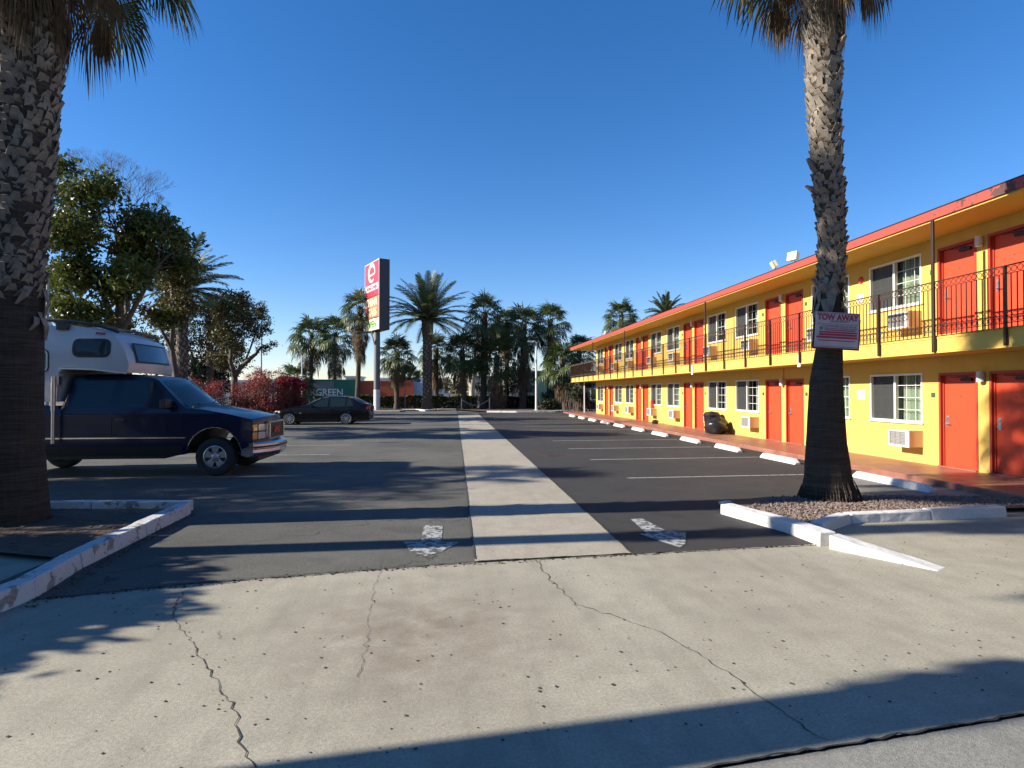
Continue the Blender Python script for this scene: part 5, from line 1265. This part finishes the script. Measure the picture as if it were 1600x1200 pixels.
for sd in (-1, 1):
    mb.tube([(-5.7, sd*.8, 3.16), (-3.0, sd*.8, 3.16), (-2.4, sd*.8, 3.08), (-1.95, sd*.8, 2.93)], .028, 8)
    for x in (-5, -4.2, -3.4, -2.9): mb.tube([(x, sd*.8, 3.0), (x, sd*.8, 3.16)], .015, 6)
for x in (-5, -4.2, -3.4, -2.9, -2.4): mb.tube([(x, -.8, 3.17 if x < -2.6 else 3.09), (x, .8, 3.17 if x < -2.6 else 3.09)], .018, 6)
mb.build("roof_rack", MT['trimblk'], cp, smooth=40)
mb = MB(); mb.box((-4.6, -.4, 3.06), (-3.9, .3, 3.24)); mb.build("roof_vent", MT['gel'], cp, bevel=.03)
mb = MB(); mb.box((-2.7, -.98, 2.07), (-1.85, .98, 2.085)); mb.build("floor_panel", MT['trimblk'], cp)
# ---- black sedan, nose towards -X
cr_x = -5.62
sdn = empty("sedan_car", "black sedan parked nose left in front of the bougainvillea", "car", (cr_x, 32.45, .004), math.pi)
# local x forward; rear axle at x=0 ; front axle 2.85
def shw(x, z):
    y = .915
    if z > .88: y -= (z-.88)*.42
    if z < .35: y -= (.35-z)*.3
    if .60 < z < .72: y += .006
    if x > 3.0: y -= (x-3.0)**2*.22
    if x < -.6: y -= (-.6-x)**2*.28
    return y
def sbow(x, z):
    if x > 3.3 and z < .8: return (.14, 0)
    if x < -.95 and z < 1.0: return (-.12, 0)
    if z > 1.3: return (0, .04)
    return (0, .03) if z > .7 else (0, 0)
sout = [(3.66, .22), (3.70, .42), (3.66, .62), (3.40, .74), (2.9, .85), (2.3, .95), (2.05, .985)]
sroof = [(1.55, 1.26), (1.28, 1.37), (.8, 1.445), (.3, 1.46), (-.15, 1.41), (-.55, 1.25), (-.80, 1.10)]
stail = [(-1.06, 1.075), (-1.12, .98), (-1.13, .72), (-1.17, .55), (-1.12, .28), (-1.0, .22)]
sol = sout+sroof+stail+[(-.40, .20)]+arch(0, .365, .325, 12, 195, -12)+[(.40, .17), (2.45, .17)]+arch(2.85, .365, .325, 12, 195, -12)
cut_body(sol, [-.8, -.6, -.2, .5, 1, 1.5, 2.0, 2.4, 3.0, 3.2, 3.4, 3.55], [.35, .55, .60, .72, .88, 1.0, 1.2, 1.35], shw, sbow, [MT['carblk'], MT['trimblk']], "body", sdn,
         under=lambda x, z: z < .7 and -.9 < x < 3.4, bevel=.02)
sx_ = ([-.2, .5, 1, 1.5], [.6, .72, .88, 1.0, 1.2, 1.35])
for sd in (-1, 1):
    side_patch([(.93, .93), (1.86, .93), (1.46, 1.22), (1.22, 1.325), (.90, 1.385)], shw, .005, sd, *sx_, "side_window", MT['carglass'], sdn)
    side_patch([(.06, .945), (.84, .93), (.82, 1.39), (.3, 1.405), (.04, 1.385)], shw, .005, sd, *sx_, "side_window", MT['carglass'], sdn)
    side_patch([(-.36, 1.0), (-.01, .95), (-.02, 1.375), (-.12, 1.35), (-.30, 1.20)], shw, .005, sd, *sx_, "quarter_window", MT['carglass'], sdn)
    for x0, z0, z1 in ((.87, .25, .92), (-.02, .6, .94), (1.92, .30, .93)):
        side_patch([(x0, z0), (x0+.008, z0), (x0+.008, z1), (x0, z1)], shw, .002, sd, *sx_, "door_seam", MT['trimblk'], sdn)
    for x0 in (.62, -.28):
        hh_ = MB(); hh_.box((x0, min(sd*.905, sd*.935), .775), (x0+.19, max(sd*.905, sd*.935), .80)); hh_.build("door_handle", MT['carblk'], sdn, bevel=.006)
    m_ = MB(); m_.obox((1.70, sd*.99, .99), (.10, .20, .13), Matrix.Rotation(0, 3, 'Z')); m_.box((1.68, min(sd*.86, sd*.92), .95), (1.73, max(sd*.86, sd*.92), .98)); m_.build("side_mirror", MT['carblk'], sdn, bevel=.025)
    l_ = MB(); l_.obox((3.42, sd*.76, .665), (.34, .22, .12), Matrix.Rotation(-sd*.45, 3, 'Z')); l_.build("headlight", MT['lens'], sdn, bevel=.03)
    l_ = MB(); l_.obox((-1.08, sd*.70, .86), (.18, .34, .17), Matrix.Rotation(sd*.3, 3, 'Z')); l_.build("tail_light", MT['redlens'], sdn, bevel=.03)
    si = MB(); si.box((2.25, min(sd*.914, sd*.923), .60), (2.36, max(sd*.914, sd*.923), .63)); si.build("side_marker", MT['lens'], sdn)
    for x in (0, 2.85): wheel(sdn, x, sd*.81, .325, .22, sd, .235, 10, 'thin')
front_patch((2.03, 1.0), (1.33, 1.36), .74, .60, lambda x, z: (.12, .03), .01, "windshield", MT['carglass'], sdn)
front_patch((-.82, 1.11), (-.20, 1.395), .70, .58, lambda x, z: (-.10, .03), .012, "rear_window", MT['carglass'], sdn)
mb = MB()
for sd in (-1, 1): mb.box((3.75, min(sd*.05, sd*.32), .46), (3.80, max(sd*.05, sd*.32), .62))
mb.build("grille", MT['chrome'], sdn, bevel=.03)
mb = MB(); mb.box((-1.29, -.27, .68), (-1.27, .27, .80)); mb.build("number_plate", MT['white'], sdn)

# ------------------------------------------------------------------ background across the street
sheet("far_road", [(-200, 63), (200, 63), (200, 73), (-200, 73)], -.012, MT['road'], "cross street beyond the hedge", "road")
def container(name, label, px0, px1, pyt, pyb, Y, mat, dep=2.6, ribs=True):
    a = at(px0, pyt, Y); b = at(px1, pyb, Y); root = empty(name, label, "container", ((a.x+b.x)/2, Y, 0)); L = abs(b.x-a.x); zt_, zb_ = a.z, max(.05, b.z)
    mb = MB(); mb.box((-L/2, .03, zb_), (L/2, dep, zt_)); mb.build("body", mat, root)
    mb = MB()
    if ribs:
        n = int(L/.28)
        for i in range(n):
            x = -L/2+.1+i*.28; mb.box((x, 0, zb_+.15), (x+.14, .03, zt_-.12))
    mb.build("side_rib", mat, root)
    mb = MB(); mb.box((-L/2-.02, -.02, zt_-.12), (L/2+.02, .05, zt_+.02)); mb.box((-L/2-.02, -.02, zb_), (L/2+.02, .05, zb_+.15)); mb.box((-L/2-.02, -.02, zb_), (-L/2+.1, .05, zt_)); mb.box((L/2-.1, -.02, zb_), (L/2+.02, .05, zt_)); mb.build("frame", mat, root)
    mb = MB()
    for x in (-L/2+1.2, -L/2+2, L/2-2, L/2-1.2):
        mb.lathe([(0, 0), (.45, 0), (.45, .25), (0, .25)], 16, 'y', (x, .2, .47)); mb.build
    mb.build("wheel", MT['rubber'], root); return root, L, zt_, zb_
g_, L, zt_, zb_ = container("shipping_container", "green shipping container with white lettering across the street", 462, 557, 593, 636, 75, MT['contg'])
mb = MB(); mb.box((-1.6, -.03, zt_-1.15), (.9, -.012, zt_-.2)); mb.build("faded_patch", MT['polegrey'], g_)
text_mesh("lettering", "EVERGREEN", 1.16, MT['white'], g_, (-.78, -.035, zt_-1.6), (R(90), 0, 0), .01, xs=.92, bold=.02)
container("shipping_container", "orange red container right of the green one", 560, 645, 595, 634, 76, MT['conto'], 2.6, False)
# box truck
def build_box(name, label, cat, px0, px1, pyt, Y, mat, dep, wins_=(), roofm=None, pyb=None, doorm=None):
    a = at(px0, pyt, Y); b = at(px1, pyt, Y); root = empty(name, label, cat, ((a.x+b.x)/2, Y, 0)); L = b.x-a.x; zt_ = a.z
    mb = MB(); mb.box((-L/2, 0, 0), (L/2, dep, zt_)); mb.build("wall", mat, root)
    mb = MB(); mb.box((-L/2-.2, -.2, zt_+.002), (L/2+.2, dep+.2, zt_+.25)); mb.build("roof", roofm or mat, root)
    for (u, z0, w_, h_) in wins_:
        mb = MB(); mb.box((-L/2+u*L, -.05, z0), (-L/2+u*L+w_, -.003, z0+h_)); f = mb.build("window", MT['alu'], root)
        mb = MB(); mb.box((-L/2+u*L+.1, -.07, z0+.1), (-L/2+u*L+w_-.1, -.052, z0+h_-.1)); mb.build("pane", MT['carglass'], f)
    return root, L, zt_
bt_ = empty("box_truck", "white box truck with a small blue mark beyond the hedge", "truck", at(645, 640, 77)*Vector((1, 1, 0)) if False else (at(645, 600, 77).x, 77, 0))
mb = MB(); mb.box((-2.0, 0, .9), (2.9, 2.2, 2.95)); mb.build("cargo_box", MT['bluebox'], bt_, bevel=.05)
mb = MB(); mb.box((2.95, .05, .7), (4.0, 2.1, 2.1)); mb.box((2.95, .05, .7), (4.6, 2.1, 1.5)); mb.build("cab", MT['white'], bt_, bevel=.1)
mb = MB(); mb.add([(-1.4, -.01, 1.9), (-.9, -.01, 2.45), (-.3, -.01, 2.5), (-.8, -.01, 2.1)], [(0, 1, 2, 3)]); mb.build("logo", MT['blue'], bt_)
for x in (-1.2, 3.6):
    mb = MB(); mb.lathe([(0, 0), (.42, 0), (.42, .28), (0, .28)], 18, 'y', (x, -.02, .42)); mb.build("wheel", MT['rubber'], bt_)
build_box("warehouse", "long low white building behind the containers", "building", 590, 700, 592, 120, MT['white'], 12, [(.1, 2.2, 2, 1), (.3, 2.2, 2, 1), (.55, 2.2, 2, 1), (.8, 2.2, 2, 1)])
build_box("warehouse", "cream flat roofed building seen between the left trees", "building", 255, 300, 572, 70, MT['white'], 10, [(.3, 1.6, 1.2, 1.2)])
build_box("warehouse", "pale building behind the rounded tree", "building", 335, 450, 596, 95, MT['white'], 12, [(.2, 1.8, 1.6, 1), (.6, 1.8, 1.6, 1)])
build_box("house", "tan house with a flat roof behind the pale trunk", "building", 735, 775, 590, 100, MT['tan'], 9, [(.2, 1.6, 1.2, 1.3), (.6, 1.6, 1.2, 1.3)], MT['polegrey'])
build_box("shop_building", "teal green building right of the lamp pole", "building", 818, 985, 582, 80, MT['teal'], 16, [(.36, .4, 2.2, 1.9), (.62, .6, 2, 1.6)], MT['teal'])
build_box("garage", "light grey low building in front of the teal one", "building", 796, 838, 604, 78, MT['greyb'], 1.6, [(.3, 1.0, 1.2, .8)], MT['greyb'])
build_box("office_building", "white low office over the green container", "building", 540, 560, 590, 90, MT['white'], 6, [(.2, 2, 1, .8)])
build_box("grey_shed", "grey shed beside the date palm trunk", "building", 684, 700, 598, 88, MT['greyb'], 5, [(.3, 1.5, .7, .8)])
# poles
def lamp_pole(px, pyb, pyt, Y, mat, label, arm=0.0, r=.07, head=True, gz=.05, name="lamp_pole"):
    t = at(px, pyt, Y); root = empty(name, label, "pole", (t.x, Y, gz)); h = t.z-gz
    mb = MB(); mb.tube([(0, 0, 0), (0, 0, h*.5), (0, 0, h)], [r*1.2, r, r*.7], 10); mb.build("pole", mat, root, smooth=40)
    mb = MB(); mb.lathe([(0, 0), (r*2.4, 0), (r*2.4, .05), (r*1.6, .09), (0, .09)], 12, 'z'); mb.build("base", mat, root)
    if head:
        mb = MB(); mb.tube([(0, 0, h), (-.15, 0, h+.12), (-.35-arm, 0, h+.1)], .035, 6); mb.obox((-.5-arm, 0, h+.06), (.5, .2, .12), Matrix.Rotation(.1, 3, 'Y')); mb.build("lamp_head", mat, root, bevel=.02)
    return root
lamp_pole(838, 640, 535, 52, MT['white'], "slim white lamp pole beside the far palms", 0, .09)
lamp_pole(472, 640, 558, 40, MT['white'], "thin white pole by the crimson bush", 0, .05, False)
lamp_pole(75, 560, 428, 20, MT['greyb'], "thin grey pole behind the camper roof rack", 0, .05, True)
lamp_pole(409, 600, 470, 60, MT['polegrey'], "far thin pole right of the rounded tree", 0, .06, False)
lamp_pole(633, 640, 590, 56, MT['polegrey'], "short grey post in front of the hedge", 0, .05, False)
ss = empty("street_sign", "small green street name sign hanging from a signal arm", "sign", (at(736, 640, 64).x, 64, 0))
mb = MB(); mb.tube([(3.2, 0, 0), (3.2, 0, 5.4)], .12, 10); mb.tube([(3.2, 0, 5.3), (-.8, 0, 5.5)], .06, 8); mb.build("signal_pole", MT['polegrey'], ss)
zz = at(736, 567, 64).z
mb = MB(); mb.box((-.75, -.1, zz-.38), (.75, -.06, zz+.32)); mb.tube([(-.5, -.05, zz+.3), (-.5, 0, 5.5)], .02, 5); mb.tube([(.5, -.05, zz+.3), (.5, 0, 5.45)], .02, 5); mb.build("sign_board", MT['streetgrn'], ss)
# chain between posts across the far entrance
ch = empty("chain_barrier", "drooping white chain between two posts at the far end of the strip", "chain", (2.3, 55.5, .05))
mb = MB()
for x in (-1.7, .9):
    mb = MB(); mb.tube([(x, 0, 0), (x, 0, 1.1)], .05, 8); mb.build("post", MT['white'], ch)
mb = MB(); mb.tube([(-1.7+2.6*t, 0, .95-.55*math.sin(math.pi*t)) for t in [i/14 for i in range(15)]], .035, 6); mb.build("chain", MT['palebark'], ch)
